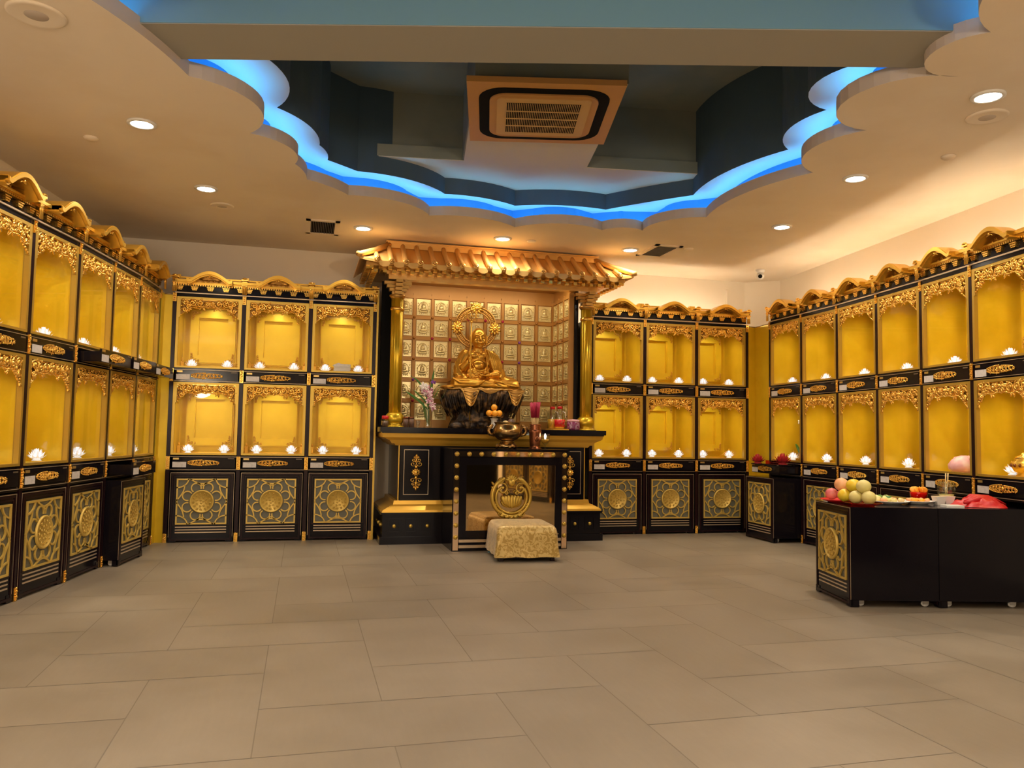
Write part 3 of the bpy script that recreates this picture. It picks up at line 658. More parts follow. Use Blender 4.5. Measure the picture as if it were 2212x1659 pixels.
# pilaster ends: (x, y) of successive pilaster centres as seen left to right when facing the run
BLp = [(0.286,-0.006),(1.036,-0.001),(1.787,0.004),(2.538,-0.014)]
BRp = [(5.325,0.02),(6.074,0.02),(6.818,0.0),(7.572,-0.012)]
Rp = [(7.701,-0.359),(7.676,-1.080),(7.644,-1.800),(7.564,-2.546),(7.472,-3.266),(7.354,-3.975),(7.236,-4.685)]
Lp = [(-0.395,-3.723),(-0.255,-3.025),(-0.116,-2.327),(-0.008,-1.587),(0.093,-0.910),(0.158,-0.150)]
REARp = [(6.24,-6.75),(5.96,-7.475),(5.68,-8.20)]
ordn = ['first','second','third','fourth','fifth','sixth']
RUNS = [('BL', BLp, ['third cabinet left of altar','second cabinet left of altar','first cabinet left of altar']),
        ('BR', BRp, ['first cabinet right of altar','second cabinet right of altar','third cabinet right of altar']),
        ('R', Rp, [w+' right wall cabinet from corner' for w in ordn]),
        ('L', Lp, [w+' left wall cabinet from corner' for w in ordn[:5]][::-1]),
        ('RE', REARp, [w+' cabinet reflected in table mirror' for w in ordn[:2]])]
index_kids()
CABS = {}; CARTS = {}
def place(o, p, q):
    d = Vector(q)-Vector(p); o.location = (p[0], p[1], 0); o.rotation_euler = (0,0,math.atan2(d.y, d.x)); o.scale = (d.length/CW, 1, 1)
def child(o, nm, k=0):
    return [c for c in KIDS2.get(o.name, []) if c.name.split('.')[0] == nm][k]
desc = {'BL': 'black and gold two-tier shrine cabinet with lit niches, ', 'BR': 'black and gold two-tier shrine cabinet with lit niches, ', 'R': 'tall black and gold shrine cabinet, ', 'L': 'tall black and gold shrine cabinet, ', 'RE': 'black and gold shrine cabinet, '}
for run, P, names in RUNS:
    for i in range(len(P)-1):
        c = dup(CAB); c['label'] = desc[run]+'the '+names[i]; c['group'] = 'two-tier shrine cabinets along the walls'; place(c, P[i], P[i+1]); c.scale[1] = 0.79 if run == 'R' else 1.0; CABS[(run,i)] = (c, names[i])
        if (run, i) in (('R',5),('R',0),('L',3)): continue
        k = dup(CART); k['label'] = 'black base cabinet with gold flower grille under the '+names[i]; k['group'] = 'base cabinets under the shrine cabinets'; place(k, P[i], P[i+1]); k.scale[1] = 0.79 if run == 'R' else 1.0; CARTS[(run,i)] = k
KIDS2 = {}
for o in COL.objects:
    if o.parent: KIDS2.setdefault(o.parent.name, []).append(o)
# closing pilaster of each run belongs to its last cabinet
for key in (('BL',2),('BR',2),('L',4),('RE',1)):
    c = CABS[key][0]
    for nm in ('pilaster','crown_post'):
        p = child(c, nm); n = dup(p, c) if nm == 'crown_post' else None
        if nm == 'pilaster':
            n = p.copy(); COL.objects.link(n)
            for g in KIDS2.get(p.name, []): g2 = g.copy(); COL.objects.link(g2); g2.parent = n
        n.location = (0.75,0,0)
one(lambda b: b.box(0.768,0.790,-0.03,0.03,0.0,2.98), 'end_post', 'gframe', CABS[('BL',2)][0])
# pulled-out drawers, pulled-out base cabinets
child(CABS[('L',2)][0], 'drawer', 1).location.y = -0.19
child(CABS[('L',3)][0], 'drawer', 1).location.y = -0.19
child(CABS[('L',4)][0], 'drawer', 1).location.y = -0.17
child(CABS[('L',3)][0], 'drawer', 0).location.y = -0.23
child(CABS[('R',0)][0], 'drawer', 0).location.y = -0.36
def outset(run, i, dist, label, loc=None):
    P = dict((a, b) for a, b, _ in RUNS)[run]; p, q = Vector(P[i]), Vector(P[i+1]); d = (q-p).normalized(); n = Vector((d.y, -d.x))
    k = dup(CART); k['label'] = label; k['group'] = 'base cabinets under the shrine cabinets'; place(k, p+n*dist, q+n*dist); CARTS[(run,i)] = k; return k
outset('L', 3, 0.14, 'black base cabinet rolled forward out of the left wall row, near the far corner')
outset('R', 0, 0.37, 'black base cabinet rolled out in the far right corner beneath red lotus lamps')
for nm, p, q, lb in (('a',(5.96,-3.72),(5.80,-4.40),'black base cabinet standing free, gold grille facing left, melons on top'),('b',(6.625,-3.876),(6.465,-4.556),'black base cabinet behind the free-standing one, red cloth on top')):
    p, q = Vector(p), Vector(q); mid = (p+q)/2; d = (q-p).normalized()*0.375; k = dup(CART, skip=('gilt_edge',) if nm == 'b' else ()); k['label'] = lb; k['group'] = 'free-standing base cabinets used as a food table'
    place(k, mid-d, mid+d); k.scale = (0.94, 1.20, 0.965)
def remove_tree(o):
    for c in [x for x in COL.objects if x.parent == o]: remove_tree(c)
    bpy.data.objects.remove(o)
remove_tree(CAB); remove_tree(CART)

# gold panels closing the two corners, with a small white box on the left one
def corner(pts, label, z1=2.80):
    b = MB()
    for a, c in zip(pts[:-1], pts[1:]):
        a, c = Vector(a), Vector(c); d = (c-a).normalized(); n = Vector((-d.y, d.x))*0.02; P = [a, c, c+n, a+n]
        b.hexa([(v.x,v.y,0) for v in P], [(v.x,v.y,z1) for v in P])
    o = b.build('corner_panel', 'gold'); tag(o, label, 'panel')
    e = MB()
    for a, c in zip(pts[:-1], pts[1:]): e.tube([(*a,z1),(*c,z1)], 0.008, 6)
    e.build('top_edge', 'line', o); return o
cl = corner([(0.168,-0.118),(0.175,0.02),(0.262,0.02)], 'plain gold panel closing the left corner between the cabinet rows')
corner([(7.60,0.0),(7.74,0.055),(7.715,-0.335)], 'plain gold folded panel closing the right corner between the cabinet rows')
tag(one(lambda b: b.box(0.13,0.19,-0.10,-0.04,2.93,2.99), 'sensor_box', 'white'), 'tiny white box on top of the last left wall cabinet', 'sensor')
# warm strip lights lying on top of the cabinets, behind the crowns
def strip(P, q0, q1, label, off=0.36, grp='warm strips on the cabinet tops'):
    a, c = Vector(P[q0]), Vector(P[q1]); d = (c-a).normalized(); n = Vector((-d.y, d.x))*off; a, c = a+n+d*0.05, c+n-d*0.05
    b = MB(); b.tube([(a.x,a.y,2.86),(c.x,c.y,2.86)], 0.014, 6); t = b.build('strip_light', 'strip'); tag(t, label, 'light strip', grp)
    bb = MB(); bb.tube([(a.x,a.y,2.832),(c.x,c.y,2.832)], 0.018, 4); bb.build('strip_base', 'white', t)
strip(BRp, 0, 3, 'warm glowing strip hidden on top of the cabinets right of altar')
strip(Rp, 0, 3, 'warm glowing strip on top of the far right wall cabinets')
strip(Rp, 3, 6, 'warm glowing strip on top of the near right wall cabinets')

# ---------------------------------------------------------------- lotus lamps
def petal(b, an, tilt, L, w, base_r, z, curl=0.25):
    ca, sa = cos(an), sin(an); pts = []; n = 5
    for i in range(n):
        t = i/(n-1); r = base_r+L*t*cos(tilt+curl*t); h = z+L*t*sin(tilt+curl*t); ww = w*sin(pi*(0.15+0.85*t)**0.8)*0.5 if i < n-1 else 0.0015
        for s, dp in ((-1,0.0),(0,-0.25),(1,0.0)):
            rr = r-dp*ww*0.6; pts.append((rr*ca-s*ww*sa, rr*sa+s*ww*ca, h-(0.25*ww if s == 0 else 0)))
    F = []
    for i in range(n-1): F += [(3*i,3*i+1,3*i+4,3*i+3),(3*i+1,3*i+2,3*i+5,3*i+4)]
    b.add(pts, F, False)
def make_lotus(mt='lotus', core='lotuscore', s=1.0):
    t = thing('lotus_lamp', 'x', 'lamp')
    def pet(b):
        for cnt, tilt, L, w, r0, z, ph in ((11,0.22,0.068,0.032,0.022,0.018,0),(10,0.55,0.070,0.034,0.020,0.022,0.3),(9,0.90,0.072,0.034,0.014,0.026,0.1),(7,1.20,0.072,0.030,0.008,0.028,0.5)):
            for k in range(cnt): petal(b, 2*pi*k/cnt+ph, tilt, L*s, w*s, r0*s, z*s)
    one(pet, 'petals', mt, t)
    one(lambda b: b.ell((0,0,0.045*s), (0.016*s,0.016*s,0.022*s), 8, 6), 'bulb', core, t)
    one(lambda b: b.lathe([(0.040*s,0),(0.042*s,0.006*s),(0.028*s,0.014*s),(0.024*s,0.022*s),(0.0,0.024*s)], n=16), 'base', mt, t)
    return t
LOT = make_lotus()
index_kids()
def lotus_at(x, y, z, label, rz=0.0):
    c = dup(LOT); c.location = (x, y, z); c.rotation_euler = (0,0,rz); c.scale = (0.86,0.86,1.0); c['label'] = label; c['group'] = 'lit lotus lamps in the niches'; return c
def cabpt(cab, u, v, z):
    a = cab.rotation_euler[2]; u *= cab.scale[0]; l = cab.location
    return (l.x+u*cos(a)-v*sin(a), l.y+u*sin(a)+v*cos(a), z)
rg = random.Random(2)
for (run, i), (c, nm) in CABS.items():
    if run == 'RE': continue
    for tier, z0 in (('lower',0.992),('upper',1.973)):
        for side, u in (('left',0.185),('right',0.575)):
            if run in 'LR' and not ((run == 'L' and side == 'left') or (run == 'R' and side == 'right')) and tier == 'x': continue
            x, y, z = cabpt(c, u, 0.175/c.scale[1], z0+0.0045)
            lotus_at(x, y, z, 'lotus lamp at %s in %s niche of the %s' % (side, tier, nm), rg.random()*2)
remove_tree(LOT)

# ---------------------------------------------------------------- altar
AX = 3.955
def altar():
    t = thing('altar', 'large black altar with gold mouldings carrying the golden canopy', 'altar', (AX,0,0))
    hw = 1.345
    def base(b):
        b.box(-hw,hw,-0.50,0.60,0.0,0.085); b.box(-hw+0.03,hw-0.03,-0.485,0.60,0.085,0.345); b.box(-hw+0.01,hw-0.01,-0.50,0.60,0.335,0.36)
        xs = [-1.18,-0.99,-0.80,0.80,0.99,1.18]
        for x in xs: b.frame(x-0.06,x+0.06,0.13,0.29,0.012,-0.492,-0.48)
        b.frame(-0.70,0.70,0.11,0.31,0.012,-0.492,-0.48)
        b.box(-hw+0.20,hw-0.20,-0.40,0.60,0.49,1.12)
        for s in (-1,1):
            x0, x1 = (-1.12,-0.66) if s < 0 else (0.66,1.12); b.box(x0,x1,-0.425,-0.40,0.49,1.12)
    one(base, 'body', 'lacquer', t)
    def mold(b):
        P = [(-0.50,0.36),(-0.49,0.375),(-0.485,0.385),(-0.445,0.43),(-0.43,0.44),(-0.43,0.49)]
        for (ex0, z0), (ex1, z1) in zip([(0,0.36),(0.005,0.385),(0.05,0.43),(0.07,0.445)],[(0.005,0.385),(0.05,0.43),(0.07,0.445),(0.075,0.49)]):
            a, c = hw-0.02-ex0*1.9, hw-0.02-ex1*1.9; b.hexa([(-a,-0.50+ex0,z0),(a,-0.50+ex0,z0),(a,0.60,z0),(-a,0.60,z0)], [(-c,-0.50+ex1,z1),(c,-0.50+ex1,z1),(c,0.60,z1),(-c,0.60,z1)])
    one(mold, 'lower_moulding', 'mould', t)
    def corn(b):
        for ex0, z0, ex1, z1 in ((0.085,1.12,0.075,1.145),(0.06,1.145,0.045,1.185),(0.040,1.185,0.010,1.215),(0.006,1.215,0.0,1.262)):
            a, c = hw+0.0-ex0*2.0, hw-ex1*2.0; b.hexa([(-a,-0.50+ex0,z0),(a,-0.50+ex0,z0),(a,0.60,z0),(-a,0.60,z0)], [(-c,-0.50+ex1,z1),(c,-0.50+ex1,z1),(c,0.60,z1),(-c,0.60,z1)])
    one(corn, 'cornice', 'mould', t)
    one(lambda b: (b.box(-hw-0.02,hw+0.02,-0.535,0.60,1.275,1.33), b.box(-hw,hw,-0.515,0.60,1.262,1.275)), 'top_slab', 'lacquer', t)
    for s in (-1,1):
        xc = s*0.935
        pn = one(lambda b: b.frame(xc-0.145,xc+0.145,0.555,1.075,0.006,-0.432,-0.425), 'panel_line', 'line', t)
        def orn(b):
            for k, (zz, q, r) in enumerate(((0.17,0.030,0.034),(0.115,0.038,0.044),(0.21,0.018,0.022))):
                for sz in (-1,1):
                    for sx in (-1,1): scroll(b, xc+sx*q, 0.815+sz*zz, r, pi/2*sz if sx>0 else pi-pi/2*sz, 1.3, sx*sz, -0.434, 0.0055, 12)
            for k in range(10): leaf(b, xc, 0.815, 0.060, 0.026, 2*pi*k/10, -0.436, 0.010)
            b.ell((xc,-0.440,0.815),(0.028,0.014,0.028),10,6)
            for sz in (-1,1):
                leaf(b, xc, 0.815+sz*0.20, 0.06, 0.022, sz*pi/2, -0.436, 0.008); b.ell((xc,-0.436,0.815+sz*0.075),(0.02,0.01,0.02),8,5)
                b.ell((xc,-0.436,0.815+sz*0.165),(0.012,0.009,0.03),8,5)
            b.v = [(v[0], v[1], 0.815+(v[2]-0.815)*0.82) for v in b.v]
        one(orn, 'gilt_ornament', 'carve', t)
        b = MB(); b.box(s*1.135-0.006,s*1.135+0.006,-0.404,-0.39,0.49,1.12); b.build('corner_strip', 'mould', t)
    for x in (-1.18,-0.99,-0.80,0.80,0.99,1.18): one(lambda b: b.ell((x,-0.487,0.205),(0.022,0.018,0.022),12,8), 'stud', 'gframe', t)
    for y in (-0.30,-0.05,0.2): one(lambda b: b.ell((-1.317,y,0.205),(0.018,0.022,0.022),12,8), 'stud', 'gframe', t)
    # columns
    for s in (-1,1):
        c = one(lambda b: b.lathe([(0.072,1.50),(0.072,2.84)], (s*1.185,-0.29,0), 40, rad=lambda a, z: 1-0.13*abs(cos(4*a))**6), 'column', 'yellowgold', t)
        one(lambda b: b.lathe([(0.135,1.331),(0.135,1.343),(0.105,1.350),(0.085,1.37),(0.098,1.385),(0.112,1.41),(0.112,1.44),(0.098,1.475),(0.075,1.50),(0.0,1.50)], (s*1.185,-0.29,0), 32), 'column_base', 'yellowgold', c)
        def cap(b):
            b.lathe([(0.072,2.84),(0.095,2.87),(0.095,2.885),(0.08,2.89)], (s*1.185,-0.29,0), 24)
            for k, (w, z) in enumerate(((0.07,2.89),(0.10,2.93),(0.13,2.97),(0.16,3.01))):
                b.box(s*1.185-w,s*1.185+w,-0.29-0.04,-0.29+0.04,z,z+0.035); b.box(s*1.185-0.04,s*1.185+0.04,-0.29-w*1.3,-0.29+w*0.8,z,z+0.035)
        one(cap, 'capital', 'darkgold', c)
        one(lambda b: b.lathe([(0.078,2.70),(0.080,2.72),(0.078,2.74)], (s*1.185,-0.29,0), 24), 'collar', 'carve', c)
    # niche box behind the figure
    x0, x1 = 2.84-AX, 4.955-AX
    def box_(b):
        b.box(x0-0.05,x1+0.05,0.50,0.56,1.33,3.25); b.box(x0-0.05,x0,-0.20,0.50,1.33,3.19); b.box(x1,x1+0.05,-0.20,0.50,1.33,3.19)
        b.box(x0-0.05,x1+0.05,-0.22,0.50,3.17,3.19)
        b.box(x0,x1,0.47,0.50,1.33,1.40)
    nb = one(box_, 'niche_box', 'tilepanel', t)
    one(lambda b: b.box(-hw+0.004,x0-0.105,0.0,0.04,1.3305,3.10), 'side_screen', 'dark', t)
    one(lambda b: (b.box(x0-0.10,x0-0.052,-0.22,0.60,1.33,3.14), b.box(x1+0.052,x1+0.10,-0.22,0.60,1.33,3.14)), 'outer_side', 'lacquer', t)
    def grid(b):
        for i in range(10):
            x = 2.84-AX+0.0+i*0.2335; b.box(x-0.013,x+0.022,0.478,0.50,1.40,3.06)
        for j in range(8):
            z = 1.40+j*0.2683; b.box(x0,x1,0.480,0.50,z-0.012,z+0.030)
        for X, s in ((x1,-1),(x0,1)):
            for i in range(4): y = 0.47-i*0.225; b.box(min(X,X+s*0.02),max(X,X+s*0.02),y-0.012,y+0.022,1.40,3.06)
            for j in range(8): z = 1.40+j*0.2683; b.box(min(X,X+s*0.018),max(X,X+s*0.018),-0.20,0.48,z-0.012,z+0.030)
    one(grid, 'lattice', 'tilepanel', nb)
    def tile():
        b = MB(); w, h = 0.088, 0.103
        b.box(-w,w,-0.006,0.0,-h,h); b.frame(-w,w,-h,h,0.006,-0.011,-0.006)
        b.tube([(0.062*cos(a), -0.008, -0.005+0.078*sin(a)) for a in [-0.7+i*(pi+1.4)/14 for i in range(15)]], 0.0045, 4)
        b.ell((0,-0.010,0.048),(0.016,0.010,0.019),8,6); b.ell((0,-0.010,0.070),(0.007,0.006,0.007),6,4)
        b.ell((0,-0.009,0.008),(0.030,0.012,0.032),8,6); b.ell((0,-0.010,-0.028),(0.050,0.013,0.017),8,6); b.ell((0,-0.008,-0.058),(0.060,0.010,0.012),8,5)
        b.tube([(0.028*cos(a),-0.007,0.048+0.030*sin(a)) for a in [i*2*pi/12 for i in range(13)]], 0.003, 4)
        for s in (-1,1):
            for k in range(4): leaf(b, s*0.07, -0.06+k*0.035, 0.02, 0.01, 1.2, -0.008, 0.006)
        for k in range(5): leaf(b, -0.045+k*0.0225, -0.085, 0.018, 0.014, pi/2, -0.008, 0.006)
        return b.build('relief_tile', 'btile', nb)
    T = tile(); first = True
    def put(loc, rz):
        nonlocal first
        o = T if first else T.copy()
        if not first: COL.objects.link(o); o.parent = nb
        first = False; o.location = loc; o.rotation_euler = (0,0,rz)
    for j in range(6):
        zc = 1.40+j*0.2683+0.142
        for i in range(9): put((2.84-AX+i*0.2335+0.121, 0.497, zc), 0)
        for i in range(3): put((x1-0.003, 0.47-0.11-i*0.225, zc), -pi/2)
        for i in range(2): put((x0+0.003, 0.47-0.11-i*0.225, zc), pi/2)
    cols = ['petalv','pinkinc','amber','amber','green','amber','pinkinc','amber']; rg = random.Random(4)
    proto = {}
    for nm in ('petalv','pinkinc','amber'):
        proto[nm] = None
    for j in range(1,6):
        for i in range(1,9):
            nm = rg.choice(['petalv','pinkinc','amber','amber','amber']); loc = (2.84-AX+i*0.2335+0.004, 0.468, 1.40+j*0.2683+0.009)
            if proto[nm] is None: proto[nm] = one(lambda b: b.ell((0,0,0),(0.019,0.016,0.019),10,8), 'glass_bead', nm, nb); o = proto[nm]
            else: o = proto[nm].copy(); COL.objects.link(o); o.parent = nb
            o.location = loc
        for i in range(1,3):
            o = proto['amber'].copy(); COL.objects.link(o); o.parent = nb; o.location = (x1-0.028, 0.475-i*0.225, 1.40+j*0.2683+0.009)
    # canopy: lintel, dentils, hipped tile roof
    def lint(b):
        b.box(-1.30,1.30,-0.36,-0.24,3.065,3.14); b.box(-1.33,1.33,-0.40,-0.22,3.115,3.15)
    one(lint, 'lintel', 'rooft', t)
    one(lambda b: (b.box(-1.40,1.40,-0.46,-0.22,3.14,3.165), b.box(-1.58,1.58,-0.58,0.56,3.19,3.21), b.box(-1.58,1.58,-0.58,-0.22,3.165,3.19)), 'eave_soffit', 'darkgold', t)
    def dent(b):
        for i in range(30):
            x = -1.52+i*3.04/29
            b.box(x-0.022,x+0.022,-0.575,-0.52,3.135,3.165); b.box(x+0.03,x+0.074,-0.545,-0.48,3.100,3.135) if i < 29 else None
        for s in (-1,1):
            for i in range(11): y = -0.52+i*0.1; b.box(s*1.55-0.03,s*1.55+0.03,y-0.02,y+0.02,3.135,3.165); b.box(s*1.48-0.03,s*1.48+0.03,y+0.03,y+0.07,3.10,3.135)
    one(dent, 'dentils', 'carve', t)
    ey, ez, ry, rz_ = -0.66, 3.20, -0.26, 3.47                       # eave and ridge lines
    EX, RX = 1.66, 1.285
    def prof(k):                                                      # curved slope
        return (ey+(ry-ey)*k, ez+(rz_-ez)*(0.75*k+0.25*k*k))
    def slab(b):
        n = 8; L = []
        for i in range(n+1):
            k = i/n; y, z = prof(k); x = EX+(RX-EX)*k; up_ = 0.045*(1-k)**3
            L.append([(-x,y,z+up_),(-x*0.82,y,z),(x*0.82,y,z),(x,y,z+up_)])
        V = [p for r in L for p in r]; F = [(4*i+j,4*i+j+1,4*i+j+5,4*i+j+4) for i in range(n) for j in range(3)]; b.add(V, F, True)
        o = len(V); b.add([(p[0],p[1],p[2]-0.03) for p in V], [tuple(reversed(f)) for f in F], True)
        b.add([(*L[0][j][:2],L[0][j][2]-0.03) for j in range(4)]+L[0], [(0,1,5,4),(1,2,6,5),(2,3,7,6)])
        for s in (-1,1):                                              # hip ends
            a = (s*EX,ey,ez+0.045); r0 = (s*RX,ry,rz_); r1 = (s*RX,0.2,rz_); c = (s*EX,0.55,ez+0.045)
            b.add([a,r0,r1,c], [(0,1,2,3)]); b.add([(p[0],p[1],p[2]-0.03) for p in (a,r0,r1,c)], [(3,2,1,0)])
            b.add([a,c,(c[0],c[1],c[2]-0.03),(a[0],a[1],a[2]-0.03)], [(0,1,2,3)])
        b.box(-RX,RX,ry,0.2,rz_-0.03,rz_)
    roof = one(slab, 'roof_slab', 'rooft', t)
    NR = 19
    for i in range(NR):
        x = (2.49-AX)+i*(5.43-2.49)/(NR-1)
        kmax = 1.0 if abs(x) < RX-0.02 else max(0.12, 1-(abs(x)-RX+0.02)/(EX-RX))
        def roll(b):
            pts = []
            for j in range(9):
                k = kmax*j/8; y, z = prof(k); fr = max(0, abs(x)/EX-0.82)/0.18; pts.append((x, y-0.012, z+0.045*(1-k)**3*fr+0.012))
            b.tube(pts, 0.030, 10)
        rl = one(roll, 'roof_roll', 'rooft', t)
        def endt(b):
            y, z = prof(0); fr = max(0, abs(x)/EX-0.82)/0.18; z += 0.045*fr+0.012; s0 = len(b.v)
            b.lathe([(0.0,-0.006),(0.030,-0.006),(0.036,0.0),(0.036,0.02),(0.0,0.02)], (0,0,0), 14); b.xform(Matrix.Translation((x,y-0.012,z)) @ Matrix.Rotation(-pi/2,4,'X') , s0)
            for q in range(6): b.ell((x+0.019*cos(q*pi/3),y-0.020,z+0.019*sin(q*pi/3)),0.006,5,4)
            b.ell((x,y-0.022,z),0.008,6,4)
        one(endt, 'end_disc', 'darkgold', rl)
    def drips(b):
        for i in range(NR-1):
            x = (2.49-AX)+(i+0.5)*(5.43-2.49)/(NR-1); fr = max(0, abs(x)/EX-0.82)/0.18; z = ez+0.045*fr
            b.prism([(x-0.062,z),(x+0.062,z),(x+0.055,z-0.045),(x+0.02,z-0.062),(x-0.02,z-0.062),(x-0.055,z-0.045)], ey-0.014, ey-0.004)
            pts = []
            for j in range(5):
                y, zz = prof(j/4*0.98); 
                pts.append((x,y,zz-0.008))
    one(drips, 'drip_tiles', 'rooft', t)
    def ridge(b):
        b.box(-RX-0.03,RX+0.03,ry-0.035,ry+0.05,rz_-0.02,rz_+0.055); b.box(-RX-0.05,RX+0.05,ry-0.05,ry+0.065,rz_+0.045,rz_+0.062)
        for s in (-1,1):
            b.tube([(s*(RX+0.0),ry,rz_+0.02),(s*(RX+EX)/2,(ry+ey)/2,(rz_+ez)/2+0.035),(s*EX,ey,ez+0.065),(s*(EX+0.03),ey-0.02,ez+0.07)], [0.036,0.034,0.036,0.03], 8)
    one(ridge, 'ridge', 'rooft', t)
    lamp('niche_glow', 'AREA', (0,-0.16,3.16), 5.5, (1.0,0.84,0.58), (1.8,0.12), (0,0.30,1.6), parent=t)
altar()

def side_table():
    t = thing('offering_table', 'black offering table with mirrored front and gold studded border before altar', 'table', (3.98,0,0))
    w = 0.655; y0 = -1.115
    one(lambda b: (b.box(-w,w,y0+0.01,-0.51,0.0,1.085), b.box(-w-0.015,w+0.015,y0-0.012,-0.50,1.085,1.105)), 'body', 'lacquer', t)
    b = MB(); b.box(-w+0.01,w-0.01,y0-0.002,y0+0.012,1.02,1.078); b.box(-w+0.01,-w+0.068,y0-0.002,y0+0.012,0.01,1.02); b.box(w-0.068,w-0.01,y0-0.002,y0+0.012,0.01,1.02)
    b.build('mirror_border', 'mirrorstrip', t)
    pts = [(-0.615+i*1.23/9, 1.048) for i in range(10)]+[(s*0.615, 1.048-k*0.128) for s in (-1,1) for k in range(1,8)]
    for x, z in pts: one(lambda b: b.ell((x,y0-0.004,z),(0.026,0.02,0.026),12,8), 'stud', 'gframe', t)
    one(lambda b: (b.frame(-w+0.075,w-0.075,0.145,1.005,0.075,y0-0.004,y0+0.01)), 'black_frame', 'lacquer', t)
    one(lambda b: b.box(-0.505,0.505,y0+0.002,y0+0.0098,0.20,0.945), 'mirror', 'mirror', t)
    one(lambda b: (b.box(-w+0.075,w-0.075,y0-0.003,y0+0.01,0.095,0.125), b.box(-w+0.075,w-0.075,y0-0.003,y0+0.01,0.035,0.065)), 'gilt_bands', 'line', t)
    def emb(b):
        xc, zc, y = -0.0, 0.585, y0-0.008; rr = 0.225
        def P(f, r, n=24, r2=0.012): b.tube([f(i/n) for i in range(n+1)], [r2]*(n+1), 6)
        P(lambda u: (xc+rr*cos(0.62*pi+u*1.76*pi)*0.96, y, zc+rr*sin(0.62*pi+u*1.76*pi)*0.95), 0, 40, 0.021)
        P(lambda u: (xc+0.175*cos(0.8*pi+u*1.4*pi), y-0.004, zc-0.01+0.17*sin(0.8*pi+u*1.4*pi)), 0, 30, 0.015)
        for s in (-1,1):
            scroll(b, xc+s*0.105, zc+0.085, 0.075, 0 if s>0 else pi, 1.3, s, y-0.004, 0.013, 22); scroll(b, xc+s*0.055, zc+0.045, 0.035, pi if s>0 else 0, 1.2, -s, y-0.006, 0.008, 14)
            scroll(b, xc+s*0.12, zc+0.185, 0.036, 1, 1.2, s, y-0.004, 0.008, 12); scroll(b, xc+s*0.185, zc-0.09, 0.036, 2, 1.3, s, y-0.004, 0.009, 12); scroll(b, xc+s*0.11, zc-0.18, 0.045, 1, 1.3, -s, y-0.004, 0.010, 14)
            for k in range(3): leaf(b, xc+s*0.20, zc+0.12-k*0.05, 0.05, 0.02, 1.1 if s>0 else pi-1.1, y-0.006, 0.01)
        for k in range(7):
            an = pi*(0.12+0.76*k/6); leaf(b, xc, zc+0.165, 0.085, 0.026, an, y-0.004, 0.012)
        b.ell((xc,y-0.010,zc+0.155),(0.040,0.020,0.040),14,8)
        for k in range(7):                            # lotus cup
            q = -1+2*k/6; b.ell((xc+q*0.085,y-0.012-0.010*(1-abs(q)),zc-0.055+0.012*abs(q)),(0.026,0.020,0.075-0.018*abs(q)),8,8, Matrix.Rotation(q*0.45,3,'Y'))
        b.ell((xc,y-0.004,zc-0.06),(0.12,0.016,0.065),16,8)
        for k in range(5): b.ell((xc-0.10+0.05*k,y-0.01,zc-0.205-0.018*(2-abs(k-2))*0.8),(0.028,0.014,0.024),8,6)
        b.ell((xc,y-0.02,zc-0.225),0.018,8,6)
    one(emb, 'lotus_emblem', 'gframe', t)
side_table()

def stool():
    t = thing('kneeling_stool', 'low kneeling stool draped with pale gold brocade before the mirrored table', 'stool', (3.985,-1.54,0), R(-5))
    w, d = 0.312, 0.36
    def cloth(b):
        N, K = 56, 9; rings = []
        def rr(s, ww, dd, r):
            # rounded rectangle parametrised 0..1
            P = []
            for cx, cy, a in ((ww-r,dd-r,0),(-ww+r,dd-r,pi/2),(-ww+r,-dd+r,pi),(ww-r,-dd+r,1.5*pi)):
                P += [(cx+r*cos(a+pi/2*i/4), cy+r*sin(a+pi/2*i/4)) for i in range(5)]
            P2 = []
            for i in range(len(P)):
                a, c = Vector(P[i]), Vector(P[(i+1) % len(P)]); m_ = 1 if i % 5 < 4 else 10
                P2 += [a+(c-a)*j/m_ for j in range(m_)]
            return P2
        levels = [(0.0,0.355,0.02),(0.75,0.358,0.03),(0.90,0.348,0.05),(0.97,0.322,0.06),(1.0,0.28,0.05),(1.005,0.20,0.03),(1.02,0.12,0.015),(1.05,0.045,0.012)]
        vs = []; cnt = None
        for s_, z, r in levels[1:]:
            P = rr(0, w*s_, d*s_, max(0.012, r*s_)); cnt = len(P)
            for i, p in enumerate(P):
                wav = (0.010*sin(i*1.9)+0.006*sin(i*0.7))*max(0, (0.20-z)/0.16); dirv = p.normalized(); vs.append((p.x+dirv.x*wav, p.y+dirv.y*wav, z+0.004*sin(i*1.3)*(1 if z<0.1 else 0)))
        n = len(levels)-1; F = []
        for i in range(n-1):
            for k in range(cnt): F.append((i*cnt+k,(i+1)*cnt+k,(i+1)*cnt+(k+1)%cnt,i*cnt+(k+1)%cnt))
        F.append(tuple(range(cnt))); b.add(vs, F, True)
    one(cloth, 'brocade_cover', 'brocade', t)
    one(lambda b: b.box(-w+0.03,w-0.03,-d+0.03,d-0.03,0.03,0.10), 'frame', 'lacq2', t)
    for sx in (-1,1):
        for sy in (-1,1): one(lambda b: b.box(sx*(w-0.05)-0.02,sx*(w-0.05)+0.02,sy*(d-0.05)-0.02,sy*(d-0.05)+0.02,0.0,0.03), 'foot', 'lacq2', t)
    one(lambda b: b.tube([(-w*1.005,-d*0.985,0.275),(w*1.005,-d*0.985,0.275)], 0.004, 6), 'piping', 'brocade', t)
stool()
tag(one(lambda b: b.prism([(3.70,-1.22),(3.80,-1.24),(3.84,-1.19),(3.74,-1.16)], 0.001, 0.004, 'z'), 'blue_sticker', mat('blue_vinyl',(0.15,0.5,0.65),0.4)), 'small pale blue sticker on the floor beside the kneeling stool', 'sticker')

